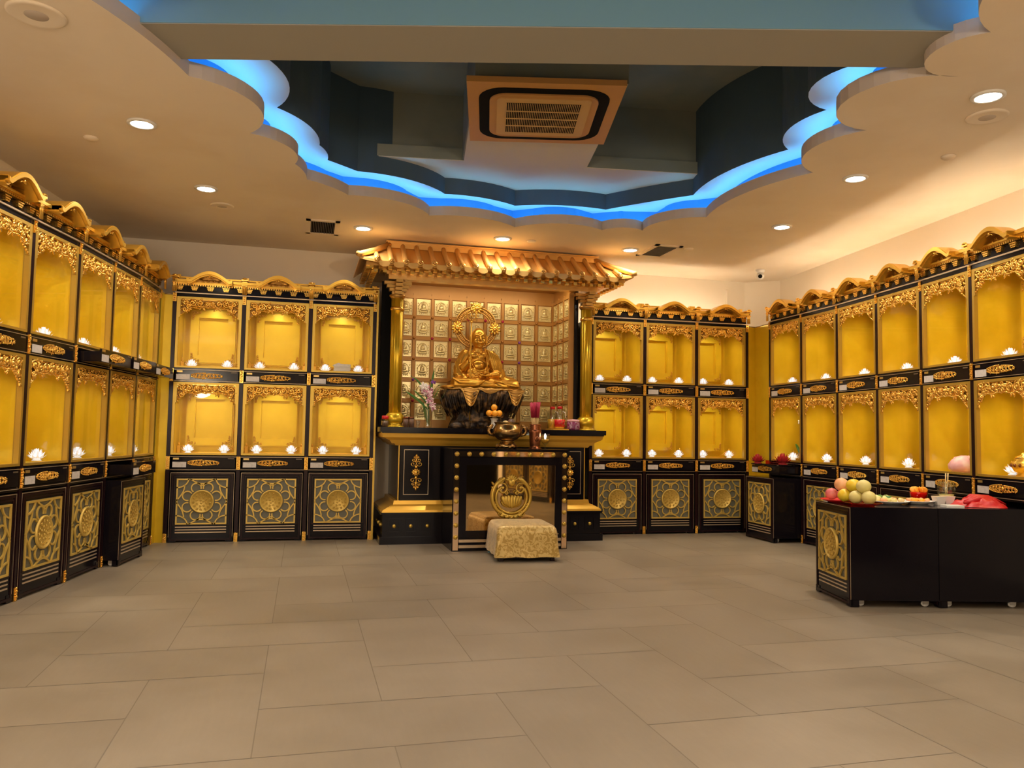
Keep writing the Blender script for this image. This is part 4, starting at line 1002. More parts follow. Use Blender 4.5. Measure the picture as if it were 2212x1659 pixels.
# ---------------------------------------------------------------- seated figure on its rock
def statue():
    t = thing('seated_buddhist_statue', 'golden seated shaven-headed buddhist statue holding a ringed staff on a rock', 'statue', (3.87,0.02,0))
    def rock(b):
        rg = random.Random(9); n = 44; prof = [(0.40,1.33),(0.38,1.40),(0.34,1.48),(0.36,1.56),(0.42,1.64),(0.49,1.70),(0.515,1.76),(0.50,1.79),(0.36,1.80),(0.0,1.80)]
        ph = [rg.random()*6 for _ in range(6)]
        b.lathe([(r,z) for r,z in prof], (0,0,0), n, True, rad=lambda a, z: 1+0.05*sin(5*a+ph[0])+0.035*sin(11*a+ph[1]+3*z)+0.03*sin(17*a+ph[2]) )
        b.v = [(v[0], v[1]*0.70, v[2]) for v in b.v]
        for k in range(120):                          # hanging root-like ridges
            a = -pi+pi*rg.random(); r = 0.50+0.02*rg.random(); x = r*cos(a); y = r*0.70*sin(a); L = 0.12+0.22*rg.random(); z = 1.79
            b.tube([(x*0.98,y*0.98,z),(x*1.01,y*1.01,z-0.05),(x*(0.94-0.03*rg.random()),y*0.93,z-L*0.6),(x*0.80,y*0.80,z-L)], [0.016,0.020+0.008*rg.random(),0.016,0.004], 5)
        for k in range(16): b.ell((-0.42+rg.random()*0.75,-0.20-rg.random()*0.14,1.35+rg.random()*0.04),(0.05+0.06*rg.random(),0.05,0.03+0.035*rg.random()),7,5)
    one(rock, 'rock_pedestal', 'rock', t)
    def drape(b):                                    # cloth swags hanging over the rock rim
        for xc, w, hgt in ((-0.21,0.13,0.21),(0.36,0.12,0.19),(0.02,0.16,0.05)):
            yb = -0.34*math.sqrt(max(0,1-(xc/0.56)**2))-0.035
            n, k = 10, 6; V = []
            for i in range(n+1):
                u = -1+2*i/n
                for j in range(k+1):
                    v = j/k; zz = 1.805-v*hgt*(1-u*u*0.75)-0.0; V.append((xc+u*w*(1-0.35*v), yb-0.02*math.cos(u*6)*v*0.5-0.012, zz))
            b.add(V, [(i*(k+1)+j,(i+1)*(k+1)+j,(i+1)*(k+1)+j+1,i*(k+1)+j+1) for i in range(n) for j in range(k)], True)
            for q in range(5):
                vv = (q+1)/5; b.tube([(xc+(-1+2*i/10)*w*(1-0.3*vv), yb-0.030, 1.805-vv*hgt*(1-(-1+2*i/10)**2*0.9)) for i in range(11)], 0.006, 5)
        b.tube([(-0.50+i*1.0/24, -0.34*math.sqrt(max(0,1-((-0.50+i/24)/0.56)**2))-0.03+0.012*sin(i*1.7), 1.807+0.006*sin(i*2.1)) for i in range(25)], 0.012, 6)
    one(drape, 'robe_drape', 'darkgold', t)
    # body: overlapping volumes fused into one continuous surface
    b = MB(); Z = 1.80
    E = b.ell
    E((0.0,0.02,Z+0.12),(0.20,0.15,0.14),20,14)              # hips
    E((-0.045,0.03,Z+0.28),(0.150,0.105,0.17),20,14)          # torso
    E((-0.05,0.035,Z+0.40),(0.175,0.095,0.115),20,14)          # chest
    E((-0.10,-0.035,Z+0.435),(0.060,0.035,0.045),12,8); E((0.0,-0.035,Z+0.435),(0.060,0.035,0.045),12,8)
    E((-0.05,-0.05,Z+0.31),(0.085,0.05,0.07),14,10)            # belly
    b.tube([(-0.05,0.03,Z+0.47),(-0.045,0.022,Z+0.56)], [0.068,0.055], 14)          # neck
    for s, sx in ((-1,-0.215),(1,0.125)):                      # shoulders to elbows
        b.tube([(sx*0.78-0.01,0.03,Z+0.475),(sx-0.0,0.02,Z+0.42),(sx+s*0.045,0.0,Z+0.33),(sx+s*0.075,-0.02,Z+0.24)], [0.075,0.085,0.072,0.066], 14)
    # right arm raised to the staff, left forearm to the lap
    b.tube([(-0.285,-0.02,Z+0.25),(-0.25,-0.10,Z+0.28),(-0.195,-0.16,Z+0.345)], [0.062,0.050,0.030], 12)
    b.tube([(0.195,-0.02,Z+0.24),(0.16,-0.12,Z+0.20),(0.06,-0.18,Z+0.185)], [0.066,0.052,0.030], 12)
    # crossed legs
    b.tube([(-0.12,0.02,Z+0.09),(-0.28,-0.08,Z+0.085),(-0.345,-0.15,Z+0.075)], [0.12,0.105,0.085], 16)
    b.tube([(0.12,0.02,Z+0.09),(0.32,-0.08,Z+0.085),(0.38,-0.15,Z+0.075)], [0.12,0.105,0.085], 16)
    b.tube([(-0.355,-0.16,Z+0.07),(-0.20,-0.235,Z+0.065),(0.02,-0.24,Z+0.06),(0.16,-0.22,Z+0.055)], [0.082,0.075,0.058,0.040], 14)
    b.tube([(0.39,-0.16,Z+0.07),(0.25,-0.225,Z+0.060),(0.10,-0.20,Z+0.070),(-0.05,-0.19,Z+0.09)], [0.082,0.070,0.050,0.036], 14)
    E((0.19,-0.245,Z+0.050),(0.060,0.032,0.026),12,8)          # foot
    for k in range(5): E((0.240+0.004*k,-0.262+0.012*k,Z+0.048-0.004*abs(k-2)),(0.018,0.008,0.008),8,6)
    E((0.0,-0.10,Z+0.10),(0.24,0.14,0.075),18,10)
    for s in (-1,1): E((s*0.36,-0.02,Z+0.035),(0.16,0.13,0.035),14,8)
    # sleeves hanging
    b.tube([(-0.30,-0.03,Z+0.30),(-0.31,-0.06,Z+0.20),(-0.24,-0.08,Z+0.12)], [0.058,0.066,0.070], 12)
    b.tube([(0.22,-0.04,Z+0.26),(0.24,-0.06,Z+0.18),(0.20,-0.10,Z+0.13)], [0.062,0.068,0.065], 12)
    # head
    hx, hz = -0.045, Z+0.655; hs = len(b.v)
    E((-0.05,0.045,Z+0.36),(0.215,0.10,0.16),18,12); E((-0.03,0.03,Z+0.20),(0.22,0.13,0.12),18,12)
    hs = len(b.v)
    E((hx,0.005,hz),(0.086,0.098,0.110),26,20); E((hx,-0.012,hz-0.045),(0.072,0.080,0.078),22,14)
    E((hx,-0.068,hz-0.105),(0.028,0.020,0.018),12,8)           # chin
    for s in (-1,1):
        E((hx+s*0.038,-0.072,hz-0.050),(0.028,0.020,0.028),12,8)     # cheeks
        b.tube([(hx+s*0.010,-0.096,hz+0.012),(hx+s*0.030,-0.094,hz+0.024),(hx+s*0.055,-0.078,hz+0.014)], [0.0045,0.006,0.004], 6)   # brow
        E((hx+s*0.031,-0.083,hz-0.004),(0.020,0.012,0.009),12,8)     # closed lids
        b.tube([(hx+s*0.014,-0.0935,hz-0.009),(hx+s*0.031,-0.0985,hz-0.013),(hx+s*0.049,-0.088,hz-0.009)], 0.0028, 5)
        b.tube([(hx+s*0.087,0.0,hz+0.03),(hx+s*0.094,0.004,hz+0.01),(hx+s*0.092,0.0,hz-0.03),(hx+s*0.090,-0.004,hz-0.085)], [0.010,0.014,0.012,0.012], 8)   # long ear
    b.tube([(hx,-0.092,hz+0.010),(hx,-0.104,hz-0.015),(hx,-0.112,hz-0.036)], [0.007,0.009,0.012], 8); E((hx,-0.104,hz-0.040),(0.016,0.011,0.008),10,6)
    b.tube([(hx-0.022,-0.086,hz-0.066),(hx,-0.098,hz-0.064),(hx+0.022,-0.086,hz-0.066)], [0.003,0.006,0.003], 6)
    b.tube([(hx-0.016,-0.086,hz-0.074),(hx,-0.096,hz-0.076),(hx+0.016,-0.086,hz-0.074)], [0.003,0.006,0.003], 6)
    E((hx,-0.096,hz+0.035),0.006,8,6)
    b.xform(Matrix.Translation((hx,0,Z+0.56)) @ Matrix.Scale(1.12,4) @ Matrix.Translation((-hx,0,-Z-0.56)), hs)
    # hands
    hxr, hyr, hzr = -0.185, -0.185, Z+0.365
    E((hxr+0.0,hyr+0.02,hzr),(0.026,0.020,0.036),12,8)
    for k in range(4): b.tube([(hxr+0.020,hyr+0.012,hzr+0.030-k*0.017),(hxr+0.012,hyr-0.018,hzr+0.030-k*0.017),(hxr-0.014,hyr-0.026,hzr+0.028-k*0.017),(hxr-0.028,hyr-0.008,hzr+0.026-k*0.017)], 0.0085, 7)
    b.tube([(hxr+0.01,hyr+0.02,hzr+0.03),(hxr+0.0,hyr-0.005,hzr+0.055),(hxr-0.012,hyr-0.022,hzr+0.060)], 0.009, 7)
    E((0.035,-0.205,Z+0.180),(0.050,0.038,0.018),12,8)
    for k in range(4): b.tube([(0.0,-0.225+k*0.016,Z+0.180),(-0.045,-0.228+k*0.017,Z+0.183),(-0.075,-0.222+k*0.017,Z+0.196)], [0.010,0.009,0.007], 7)
    b.tube([(0.03,-0.18,Z+0.19),(0.0,-0.172,Z+0.21),(-0.02,-0.18,Z+0.222)], 0.009, 7)
    def robe(b):                                      # folds, collar and hem lying on the body
        for k in range(6):                            # left lap folds
            q = k/5; b.tube([(-0.40+0.05*q,-0.20,Z+0.14-0.02*q),(-0.33+0.04*q,-0.262+0.01*q,Z+0.085-0.012*k*0.5),(-0.22+0.02*q,-0.305+0.01*k*0.3,Z+0.060-0.008*k+0.02),(-0.10,-0.31,Z+0.075-0.006*k+0.01),(-0.02,-0.285,Z+0.115)], 0.011, 6)
        for k in range(5):
            b.tube([(0.10+0.02*k,-0.255,Z+0.115),(0.20+0.02*k,-0.285,Z+0.095-0.008*k),(0.30+0.02*k,-0.265,Z+0.10-0.012*k),(0.41+0.005*k,-0.235,Z+0.115-0.016*k)], 0.0105, 6)
        for k in range(5):                            # right sleeve folds
            b.tube([(-0.235-0.014*k,-0.055,Z+0.48-0.02*k),(-0.29-0.014*k,-0.060,Z+0.38-0.01*k),(-0.305-0.008*k,-0.085,Z+0.28),(-0.26-0.01*k,-0.13,Z+0.17-0.005*k)], 0.010, 6)
        for k in range(6):                            # left shoulder folds
            b.tube([(0.055+0.025*k,-0.055,Z+0.515-0.012*k),(0.085+0.027*k,-0.080,Z+0.42-0.01*k),(0.11+0.025*k,-0.095,Z+0.32),(0.14+0.016*k,-0.13,Z+0.21+0.004*k)], 0.0105, 6)
        b.tube([(-0.155,-0.02,Z+0.53),(-0.165,-0.075,Z+0.43),(-0.150,-0.095,Z+0.33),(-0.10,-0.125,Z+0.25),(-0.02,-0.14,Z+0.215)], 0.009, 7)      # open collar
        b.tube([(0.045,-0.02,Z+0.53),(0.075,-0.075,Z+0.43),(0.06,-0.100,Z+0.33),(0.02,-0.13,Z+0.26)], 0.009, 7)
        for k in range(4): b.tube([(-0.16+0.01*k,-0.115-0.012*k,Z+0.27-0.024*k),(-0.05,-0.150-0.014*k,Z+0.235-0.024*k),(0.07-0.005*k,-0.125-0.012*k,Z+0.27-0.024*k)], 0.008, 6)
        b.tube([(0.02,-0.075,Z+0.52),(0.035,-0.115,Z+0.42),(0.045,-0.135,Z+0.30),(0.05,-0.16,Z+0.22)], 0.0105, 6)
        # bead necklace
        for k in range(22):
            a = pi*(0.05+0.9*k/21); b.ell((-0.05+0.075*cos(a+pi)*-1,-0.075-0.045*sin(a),Z+0.52-0.13*sin(a)),0.0055,6,4)
    robe(b)
    body = b.build('body', 'statue', t)
    rm = body.modifiers.new('r', 'REMESH'); rm.mode = 'VOXEL'; rm.voxel_size = 0.0052; rm.use_smooth_shade = True
    sm = body.modifiers.new('s', 'SMOOTH'); sm.factor = 0.5; sm.iterations = 2
    one(lambda b: (b.ell((0.0,-0.205,Z+0.215),(0.026,0.026,0.026),14,10), b.tube([(0,-0.205,Z+0.235),(0,-0.205,Z+0.250)],[0.012,0.002],8)), 'jewel', 'statue', t)
    hal = thing  # halo
    def halo(b):
        hx, hz, y = -0.045, 2.615, 0.17
        for r, w in ((0.268,0.012),(0.200,0.009),(0.234,0.006)): b.tube([(hx+r*cos(2*pi*i/48),y,hz+r*sin(2*pi*i/48)) for i in range(49)], w, 6)
        for i in range(64):
            a = 2*pi*i/64; leaf(b, hx+0.208*cos(a), hz+0.208*sin(a), 0.052, 0.014, a, y-0.004, 0.006)
        vs = []; n = 48
        for r in (0.205,0.262):
            for i in range(n): vs.append((hx+r*cos(2*pi*i/n),y+0.004,hz+r*sin(2*pi*i/n)))
        b.add(vs, [(i,(i+1)%n,n+(i+1)%n,n+i) for i in range(n)])
        b.tube([(hx,y,hz-0.25),(hx,y,Z+0.08)], 0.02, 8)
    h = one(halo, 'halo', 'darkgold', t)
    for a in (pi/2-0.02, pi*1.02, -0.04):
        def fl(b):
            x, z, y = -0.045+0.245*cos(a), 2.615+0.245*sin(a), 0.155
            for k in range(10): leaf(b, x, z, 0.088, 0.030, 2*pi*k/10+0.3, y, 0.012)
            b.ell((x,y-0.014,z),(0.032,0.018,0.034),10,7)
            for s in (-1,1): scroll(b, x+s*0.030, z+0.055, 0.022, 0, 1.2, s, y, 0.005, 10)
            leaf(b, x, z+0.04, 0.055, 0.02, pi/2, y, 0.008)
        one(fl, 'flame_rosette', 'carve', h)
statue()
def staff():
    # staff stands on the altar in the statue's hand
    t = thing('ringed_staff', 'tall thin gold ringed staff held upright in the right hand of the statue', 'staff', (3.685,-0.185,1.3302))
    one(lambda b: b.tube([(0.0,-0.02,0.0),(0.0,0,0.80),(0.003,0,1.30)], 0.0085, 8), 'shaft', 'roofg', t)
    def head(b):
        z = 1.30
        b.ell((0.003,0,z),(0.018,0.018,0.014),8,6)
        for s in (-1,1): b.tube([(0.003,0,z+0.01),(0.003+s*0.045,0,z+0.04),(0.003+s*0.062,0,z+0.085),(0.003+s*0.04,0,z+0.13),(0.003,0,z+0.15)], 0.007, 6); scroll(b, 0.003+s*0.022, z+0.07, 0.02, 0, 1.2, s, 0, 0.005, 10)
        b.tube([(0.003,0,z),(0.003,0,z+0.20)], 0.007, 6); b.ell((0.003,0,z+0.215),(0.016,0.016,0.024),8,6)
    h = one(head, 'finial', 'carve', t)
    for s in (-1,1):
        for k in (0,1):
            one(lambda b: b.tube([(0.003+s*(0.058+0.01*k)+0.020*cos(2*pi*i/12),0.006*k,1.355+0.045*k-0.018+0.024*sin(2*pi*i/12)) for i in range(13)], 0.0035, 5), 'ring', 'carve', h)
staff()

# ---------------------------------------------------------------- things on the altar and the table in front
def orange_plate():
    t = thing('fruit_stand', 'small white footed fruit stand with a gilt dish holding oranges', 'dish', (3.95,-0.37,1.3302))
    one(lambda b: b.lathe([(0.05,0.0),(0.055,0.01),(0.035,0.03),(0.035,0.10),(0.05,0.125),(0.0,0.125)], n=20), 'stand', 'white', t)
    one(lambda b: b.lathe([(0.05,0.125),(0.11,0.140),(0.115,0.150),(0.10,0.148),(0.0,0.140)], n=24), 'dish', 'bronze', t)
    for k, (x, y, z) in enumerate([(-0.062,0,0.188),(0.0,-0.035,0.186),(0.06,-0.005,0.188),(0.0,0.045,0.188),(-0.002,0.0,0.258)]):
        lb = ['orange at the left of the small pile on the altar','orange at the front of the small pile on the altar','orange at the right of the small pile on the altar','orange at the back of the small pile on the altar','orange on top of the small pile on the altar'][k]
        o = thing('orange', lb, 'orange', (3.95+x,-0.37+y,1.33+z), 0, 'oranges piled on the altar')
        one(lambda b: b.ell((0,0,0),(0.039,0.039,0.037),18,12), 'fruit', 'orange', o); one(lambda b: b.ell((0,0,0.036),(0.004,0.004,0.003),6,4), 'stalk', 'green', o)
orange_plate()
def censer():
    t = thing('incense_burner', 'large round bronze incense burner with dragon handles on the mirrored table', 'incense burner', (4.0,-0.82,1.1052))
    one(lambda b: (b.lathe([(0.105,0.035),(0.075,0.075),(0.06,0.085),(0.11,0.105),(0.160,0.15),(0.172,0.19),(0.168,0.225),(0.145,0.262),(0.140,0.275),(0.152,0.295),(0.160,0.300),(0.150,0.302),(0.13,0.285),(0.0,0.27)], n=40),), 'bowl', 'bronze', t)
    def foot(b):
        b.lathe([(0.115,0.018),(0.120,0.028),(0.095,0.055),(0.075,0.078)], n=32)
        for k in range(3): a = -pi/2+k*2*pi/3; b.tube([(0.10*cos(a),0.10*sin(a),0.045),(0.125*cos(a),0.125*sin(a),0.015),(0.12*cos(a),0.12*sin(a),0.0)], [0.026,0.018,0.014], 8)
        for k in range(12): a = 2*pi*k/12; b.ell((0.108*cos(a),0.108*sin(a),0.022),(0.018,0.018,0.012),6,5)
    one(foot, 'foot', 'bronze', t)
    for s in (-1,1):
        def hd(b):
            b.tube([(s*0.150,0,0.15),(s*0.205,0,0.165),(s*0.222,0,0.205),(s*0.20,0,0.245),(s*0.175,0,0.25)], [0.016,0.020,0.018,0.022,0.014], 8)
            for k in range(5): leaf(b, s*(0.205+0.004*k), 0.16+0.02*k, 0.03, 0.012, 0.5 if s>0 else pi-0.5, 0, 0.012)
            b.ell((s*0.185,0,0.262),(0.022,0.016,0.016),8,6)
        one(hd, 'dragon_handle', 'bronze', t)
    one(lambda b: b.lathe([(0.0,0.275),(0.138,0.278),(0.0,0.284)], n=24), 'ash', 'greytag', t)
censer()
def incense():
    t = thing('incense_pot', 'dark copper incense pot holding magenta incense sticks on mirrored table', 'pot', (4.325,-0.84,1.1052))
    one(lambda b: b.lathe([(0.075,0.0),(0.078,0.006),(0.055,0.02),(0.060,0.04),(0.066,0.10),(0.070,0.19),(0.072,0.21),(0.058,0.225),(0.068,0.238),(0.058,0.248),(0.068,0.262),(0.058,0.272),(0.070,0.285),(0.060,0.286),(0.045,0.20),(0.0,0.20)], n=28), 'pot', 'copper', t)
    one(lambda b: b.ell((0,-0.066,0.12),(0.026,0.008,0.034),14,8), 'oval_badge', 'copper', t)
    rg = random.Random(6); A = MB(); B = MB()
    for k in range(60):
        a = rg.random()*2*pi; r = 0.042*math.sqrt(rg.random()); x, y = r*cos(a), r*sin(a); L = 0.50+0.02*rg.random(); sx, sy = 1.45+0.1*rg.random(), 1.45
        p0 = (x*0.8,y*0.8,0.205); p1 = (x*1.1,y*1.1,0.36); p2 = (x*sx,y*sy,L+0.02); B.tube([p0,p1], 0.0016, 4); A.tube([p1,p2], 0.0042, 4)
    A.build('incense_sticks', 'pinkinc', t, kind='stuff'); B.build('stick_ends', 'straw', t, kind='stuff')
incense()
def oil_glass():
    t = thing('oil_lamp_glass', 'stemmed glass oil lamp with a small white flame beside the incense pot', 'oil lamp', (4.435,-0.88,1.1052))
    one(lambda b: b.lathe([(0.040,0.0),(0.040,0.003),(0.010,0.010),(0.006,0.03),(0.008,0.05),(0.030,0.068),(0.050,0.095),(0.054,0.13),(0.052,0.175),(0.050,0.175),(0.051,0.13),(0.047,0.097),(0.0,0.072)], n=28), 'glass', 'clear', t)
    one(lambda b: b.lathe([(0.0,0.070),(0.028,0.076),(0.045,0.098),(0.048,0.112),(0.0,0.112)], n=24), 'oil', 'oil', t)
    one(lambda b: b.lathe([(0.0,0.130),(0.011,0.138),(0.013,0.150),(0.006,0.172),(0.0,0.180)], n=12), 'flame', 'candle', t)
    one(lambda b: b.tube([(0,0,0.112),(0,0,0.132)], 0.003, 6), 'wick', 'white', t)
oil_glass()
def bottle(x, y, label, h=0.27, r=0.065, mt='oil', rl=True):
    t = thing('oil_bottle', label, 'bottle', (x,y,1.345), 0, 'oil bottles on the yellow tray')
    one(lambda b: b.lathe([(r,0),(r,0.10),(r,0.15),(r*0.96,0.185),(r*0.6,0.225),(0.028,0.24),(0.028,0.255),(0.0,0.255)], n=24), 'jar', 'clear', t)
    one(lambda b: b.lathe([(r*0.94,0.004),(r*0.94,0.12),(0.0,0.12)], n=24), 'oil', mt, t)
    if rl:
        l = one(lambda b: b.lathe([(r+0.001,0.025),(r+0.001,0.115)], n=24), 'label', 'red', t)
        one(lambda b: b.tube([(0.022+0.020*cos(a),-r-0.003,0.07+0.025*sin(a)) for a in [i*2*pi/12 for i in range(13)]], 0.003, 4), 'gold_emblem', 'tag', l)
    one(lambda b: b.lathe([(0.031,0.245),(0.031,0.275),(0.0,0.278)], n=16), 'cap', 'red', t)
    one(lambda b: b.tube([(r*0.5,0,0.22),(r*1.05,0,0.20),(r*1.1,0,0.14)], 0.006, 6), 'handle', 'white', t)
bottle(4.79,-0.33,'clear oil bottle with red label standing at the front of the tray')
bottle(4.745,-0.18,'taller clear oil bottle behind the red labelled one', rl=False)
tag(one(lambda b: (b.box(4.68,4.88,-0.42,-0.10,1.3302,1.3445),), 'yellow_tray', 'oil'), 'shallow yellow tray under the oil bottles', 'tray')
def gift():
    t = thing('wrapped_jar', 'purple film wrapped round jar beside the right altar column', 'jar', (4.955,-0.36,1.3302))
    one(lambda b: b.lathe([(0.075,0),(0.082,0.02),(0.080,0.10),(0.070,0.115),(0.0,0.118)], n=20), 'jar', 'purple', t)
    one(lambda b: b.lathe([(0.078,0.105),(0.078,0.13),(0.0,0.135)], n=20), 'lid', 'pinkwrap', t)
gift()
def bits():
    for x, y, r, mt, lb in ((4.10,-0.34,0.043,'straw','small tan ball beside the dark ball on altar'),(4.175,-0.32,0.052,'brownbox','dark brown ball beside the tan ball on altar')):
        t = thing('round_ornament', lb, 'ornament', (x,y,1.3302)); one(lambda b: b.ell((0,0,r*1.45),(r,r,r),16,10), 'ball', mt, t); one(lambda b: b.lathe([(r*0.7,0),(r*0.6,r*0.6),(0,r*0.7)], n=14), 'stand', 'lacq2', t)
    t = thing('red_capped_jar', 'small glass jar with red cap beside left altar column', 'jar', (2.655,-0.36,1.3302))
    one(lambda b: b.lathe([(0.045,0),(0.045,0.085),(0.035,0.095),(0,0.095)], n=20), 'jar', 'clear', t); one(lambda b: b.lathe([(0.038,0.09),(0.038,0.13),(0,0.132)], n=20), 'cap', 'red', t); one(lambda b: b.lathe([(0.040,0.004),(0.040,0.07),(0,0.07)], n=16), 'contents', 'brownbox', t)
    for i, (x, lb) in enumerate(((2.895,'brown grained cylinder box nearer the left altar column'),(2.960,'brown grained cylinder box nearer the flower vase'))):
        t = thing('brown_container', lb, 'container', (x,-0.36,1.3302), 0, 'brown containers on the altar'); one(lambda b: b.lathe([(0.031,0),(0.032,0.10),(0,0.10)], n=18), 'body', 'brownbox', t); one(lambda b: b.lathe([(0.033,0.10),(0.033,0.122),(0,0.124)], n=18), 'lid', 'copper', t)
    tag(one(lambda b: b.lathe([(0.025,1.3302),(0.012,1.336),(0.022,1.36),(0.026,1.41),(0.024,1.41),(0.02,1.362),(0.0,1.345)], (3.035,-0.37,0), 20), 'small_glass', 'clear'), 'small empty glass left of the flower vase', 'glass')
bits()
def vase():
    t = thing('flower_vase', 'clear glass vase left of the statue on the altar', 'vase', (3.155,-0.34,1.3302))
    one(lambda b: b.lathe([(0.045,0.0),(0.048,0.02),(0.042,0.10),(0.055,0.20),(0.060,0.25),(0.057,0.25),(0.05,0.20),(0.036,0.10),(0.0,0.02)], n=24), 'glass', 'clear', t)
    f = thing('orchid_bouquet', 'pink and white orchid bouquet with long green leaves in the vase', 'flowers', (3.155,-0.34,1.34))
    rg = random.Random(8)
    def bloom(b, x, y, z, s):
        for k in range(5):
            a = 2*pi*k/5+rg.random(); b.ell((x+s*0.6*cos(a), y-0.01*rg.random(), z+s*0.6*sin(a)), (s*0.62, s*0.12, s*0.34), 7, 5, Matrix.Rotation(-a,3,'Y') @ Matrix.Rotation(rg.uniform(-0.4,0.4),3,'X'))
    pos = []
    for k in range(26):
        u = rg.random(); pos.append((-0.045+0.10*u+rg.uniform(-0.045,0.045), rg.uniform(-0.05,0.03), 0.47-0.25*u+rg.uniform(-0.03,0.03)))
    for k, p in enumerate(pos):
        one(lambda b: (bloom(b, *p, 0.034), b.ell((p[0],p[1]-0.012,p[2]),0.006,6,4)), 'orchid_bloom', 'petalw' if p[2] > 0.44 and k % 3 else 'petalp', f)
    one(lambda b: bloom(b, 0.055, 0, 0.53, 0.028), 'orchid_bloom', 'petalv', f)
    def lv(b, pts, w):
        n = len(pts); V = []
        for i, p in enumerate(pts):
            q = w*sin(pi*(0.12+0.88*i/(n-1)))+0.001; V += [(p[0]-q*0.5,p[1],p[2]-q*0.5),(p[0],p[1]-0.006,p[2]),(p[0]+q*0.5,p[1],p[2]+q*0.5)]
        b.add(V, [f_ for i in range(n-1) for f_ in ((3*i,3*i+1,3*i+4,3*i+3),(3*i+1,3*i+2,3*i+5,3*i+4))], True)
    L = [([(0.0,0,0.25),(0.03,0,0.45),(0.05,0,0.60),(0.065,0,0.70)],0.035),([(0,0,0.3),(-0.06,0,0.46),(-0.14,0,0.55),(-0.22,0,0.60)],0.016),([(0,0,0.2),(-0.10,0,0.30),(-0.20,0,0.37),(-0.28,0,0.42)],0.022),([(0,0,0.25),(-0.06,0,0.33),(-0.14,0,0.40),(-0.19,0,0.44)],0.014),
         ([(0.02,0,0.3),(0.06,0,0.42),(0.11,0,0.49),(0.15,0,0.50)],0.018),([(0.0,0,0.25),(0.08,0,0.36),(0.11,0,0.42),(0.13,0,0.46)],0.022),([(0,0,0.05),(-0.03,0,0.15),(-0.055,0,0.25),(-0.06,0,0.30)],0.024),([(0.02,0,0.22),(0.10,0,0.26),(0.17,0,0.36),(0.22,0,0.46)],0.010)]
    for pts, w in L: one(lambda b: lv(b, pts, w), 'leaf', 'green', f)
    one(lambda b: [b.tube([(dx,0,0.02),(dx*0.5,0,0.25),(dx*2,0,0.42)], 0.003, 5) for dx in (-0.02,0,0.02,0.01)], 'stem', 'green', f)
vase()
# stack of papers in the first upper niche left of the altar
def papers():
    t = thing('paper_stack', 'stack of white papers in upper niche of the first cabinet left of altar', 'papers', (2.17,0.14,1.9812))
    rg = random.Random(3)
    one(lambda b: [b.hexa([(x,y,0.006*k),(x+0.19,y,0.006*k),(x+0.19,y+0.13,0.006*k),(x,y+0.13,0.006*k)], [(x,y,0.006*k+0.0055),(x+0.19,y,0.006*k+0.0055),(x+0.19,y+0.13,0.006*k+0.0055),(x,y+0.13,0.006*k+0.0055)]) for k in range(13) for x, y in [(-0.095+rg.uniform(-0.008,0.008),-0.08+rg.uniform(-0.008,0.008))]], 'sheets', 'white', t)
    one(lambda b: b.prism([(-0.11,0.078),(0.10,0.078),(0.10,0.092),(-0.02,0.098),(-0.04,0.110),(-0.09,0.090)], -0.08, 0.05), 'loose_sheet', 'card', t)
papers()

# ---------------------------------------------------------------- right side: red lotus lamps, orchid, wrapped bundle, urns
def red_lotus(x, y, z, s, label):
    t = make_lotus('redlotus', 'redlotus', s); t['label'] = label; t['group'] = 'red lotus lamps in the right corner'; t.location = (x,y,z); t.name = 'red_lotus_lamp'; return t
c0 = CABS[('R',0)][0]
tr = MB(); P_ = [cabpt(c0, u, v, 0) for u, v in ((0.09,-0.33),(0.66,-0.33),(0.66,0.02),(0.09,0.02))]
tr.hexa([(p[0],p[1],0.935) for p in P_], [(p[0],p[1],0.947) for p in P_]); tag(tr.build('black_tray', 'lacquer'), 'black tray lying in the pulled-out drawer under the red lotus lamps', 'tray')
x, y, z = cabpt(c0, 0.16, -0.27, 0.947); red_lotus(x, y, z, 1.25, 'small red glass lotus lamp on the drawer in the far right corner')
x, y, z = cabpt(c0, 0.56, -0.15, 0.947); red_lotus(x, y, z, 1.45, 'larger red glass lotus lamp on the drawer, beside the lit niche')
x, y, z = cabpt(c0, 0.34, -0.16, 0.9475)
tag(one(lambda b: (b.box(x-0.06,x+0.06,y-0.07,y+0.07,z,z+0.045)), 'red_box', 'redclear'), 'low red clear box between the two red lotus lamps', 'box')
def orchid_pot():
    x, y, z = cabpt(c0, 0.20, 0.33, 0.9885); t = thing('potted_orchid', 'potted orchid with purple blooms in lower niche of the far right corner cabinet', 'plant', (x,y,z))
    one(lambda b: b.lathe([(0.04,0),(0.055,0.03),(0.05,0.07),(0.035,0.085),(0.05,0.10),(0.0,0.10)], n=20), 'pot', 'bronze', t)
    one(lambda b: (b.tube([(0,0,0.1),(0.03,0.0,0.25),(0.02,-0.02,0.42),(-0.03,-0.06,0.53),(-0.06,-0.09,0.50)], 0.004, 6)), 'stem', 'green', t)
    for k, (dx, dz) in enumerate(((-0.03,0.52),(-0.06,0.50),(-0.045,0.46),(-0.055,0.42),(-0.03,0.36),(-0.02,0.32))):
        one(lambda b: [b.ell((dx+0.018*cos(q),-0.06-0.01*k,dz+0.018*sin(q)),(0.02,0.006,0.013),7,5,Matrix.Rotation(-q,3,'Y')) for q in [2*pi*j/5 for j in range(5)]], 'bloom', 'petalv' if k in (0,2) else 'petalw' if k in (1,3) else 'petalp', t)
    for s in (-1,1): one(lambda b: b.ell((s*0.04,0.0,0.15),(0.015,0.03,0.08),8,6,Matrix.Rotation(s*0.5,3,'Y')), 'leaf', 'green', t)
orchid_pot()
c4 = CABS[('R',4)][0]; x, y, z = cabpt(c4, 0.37, 0.18, 0.9885)
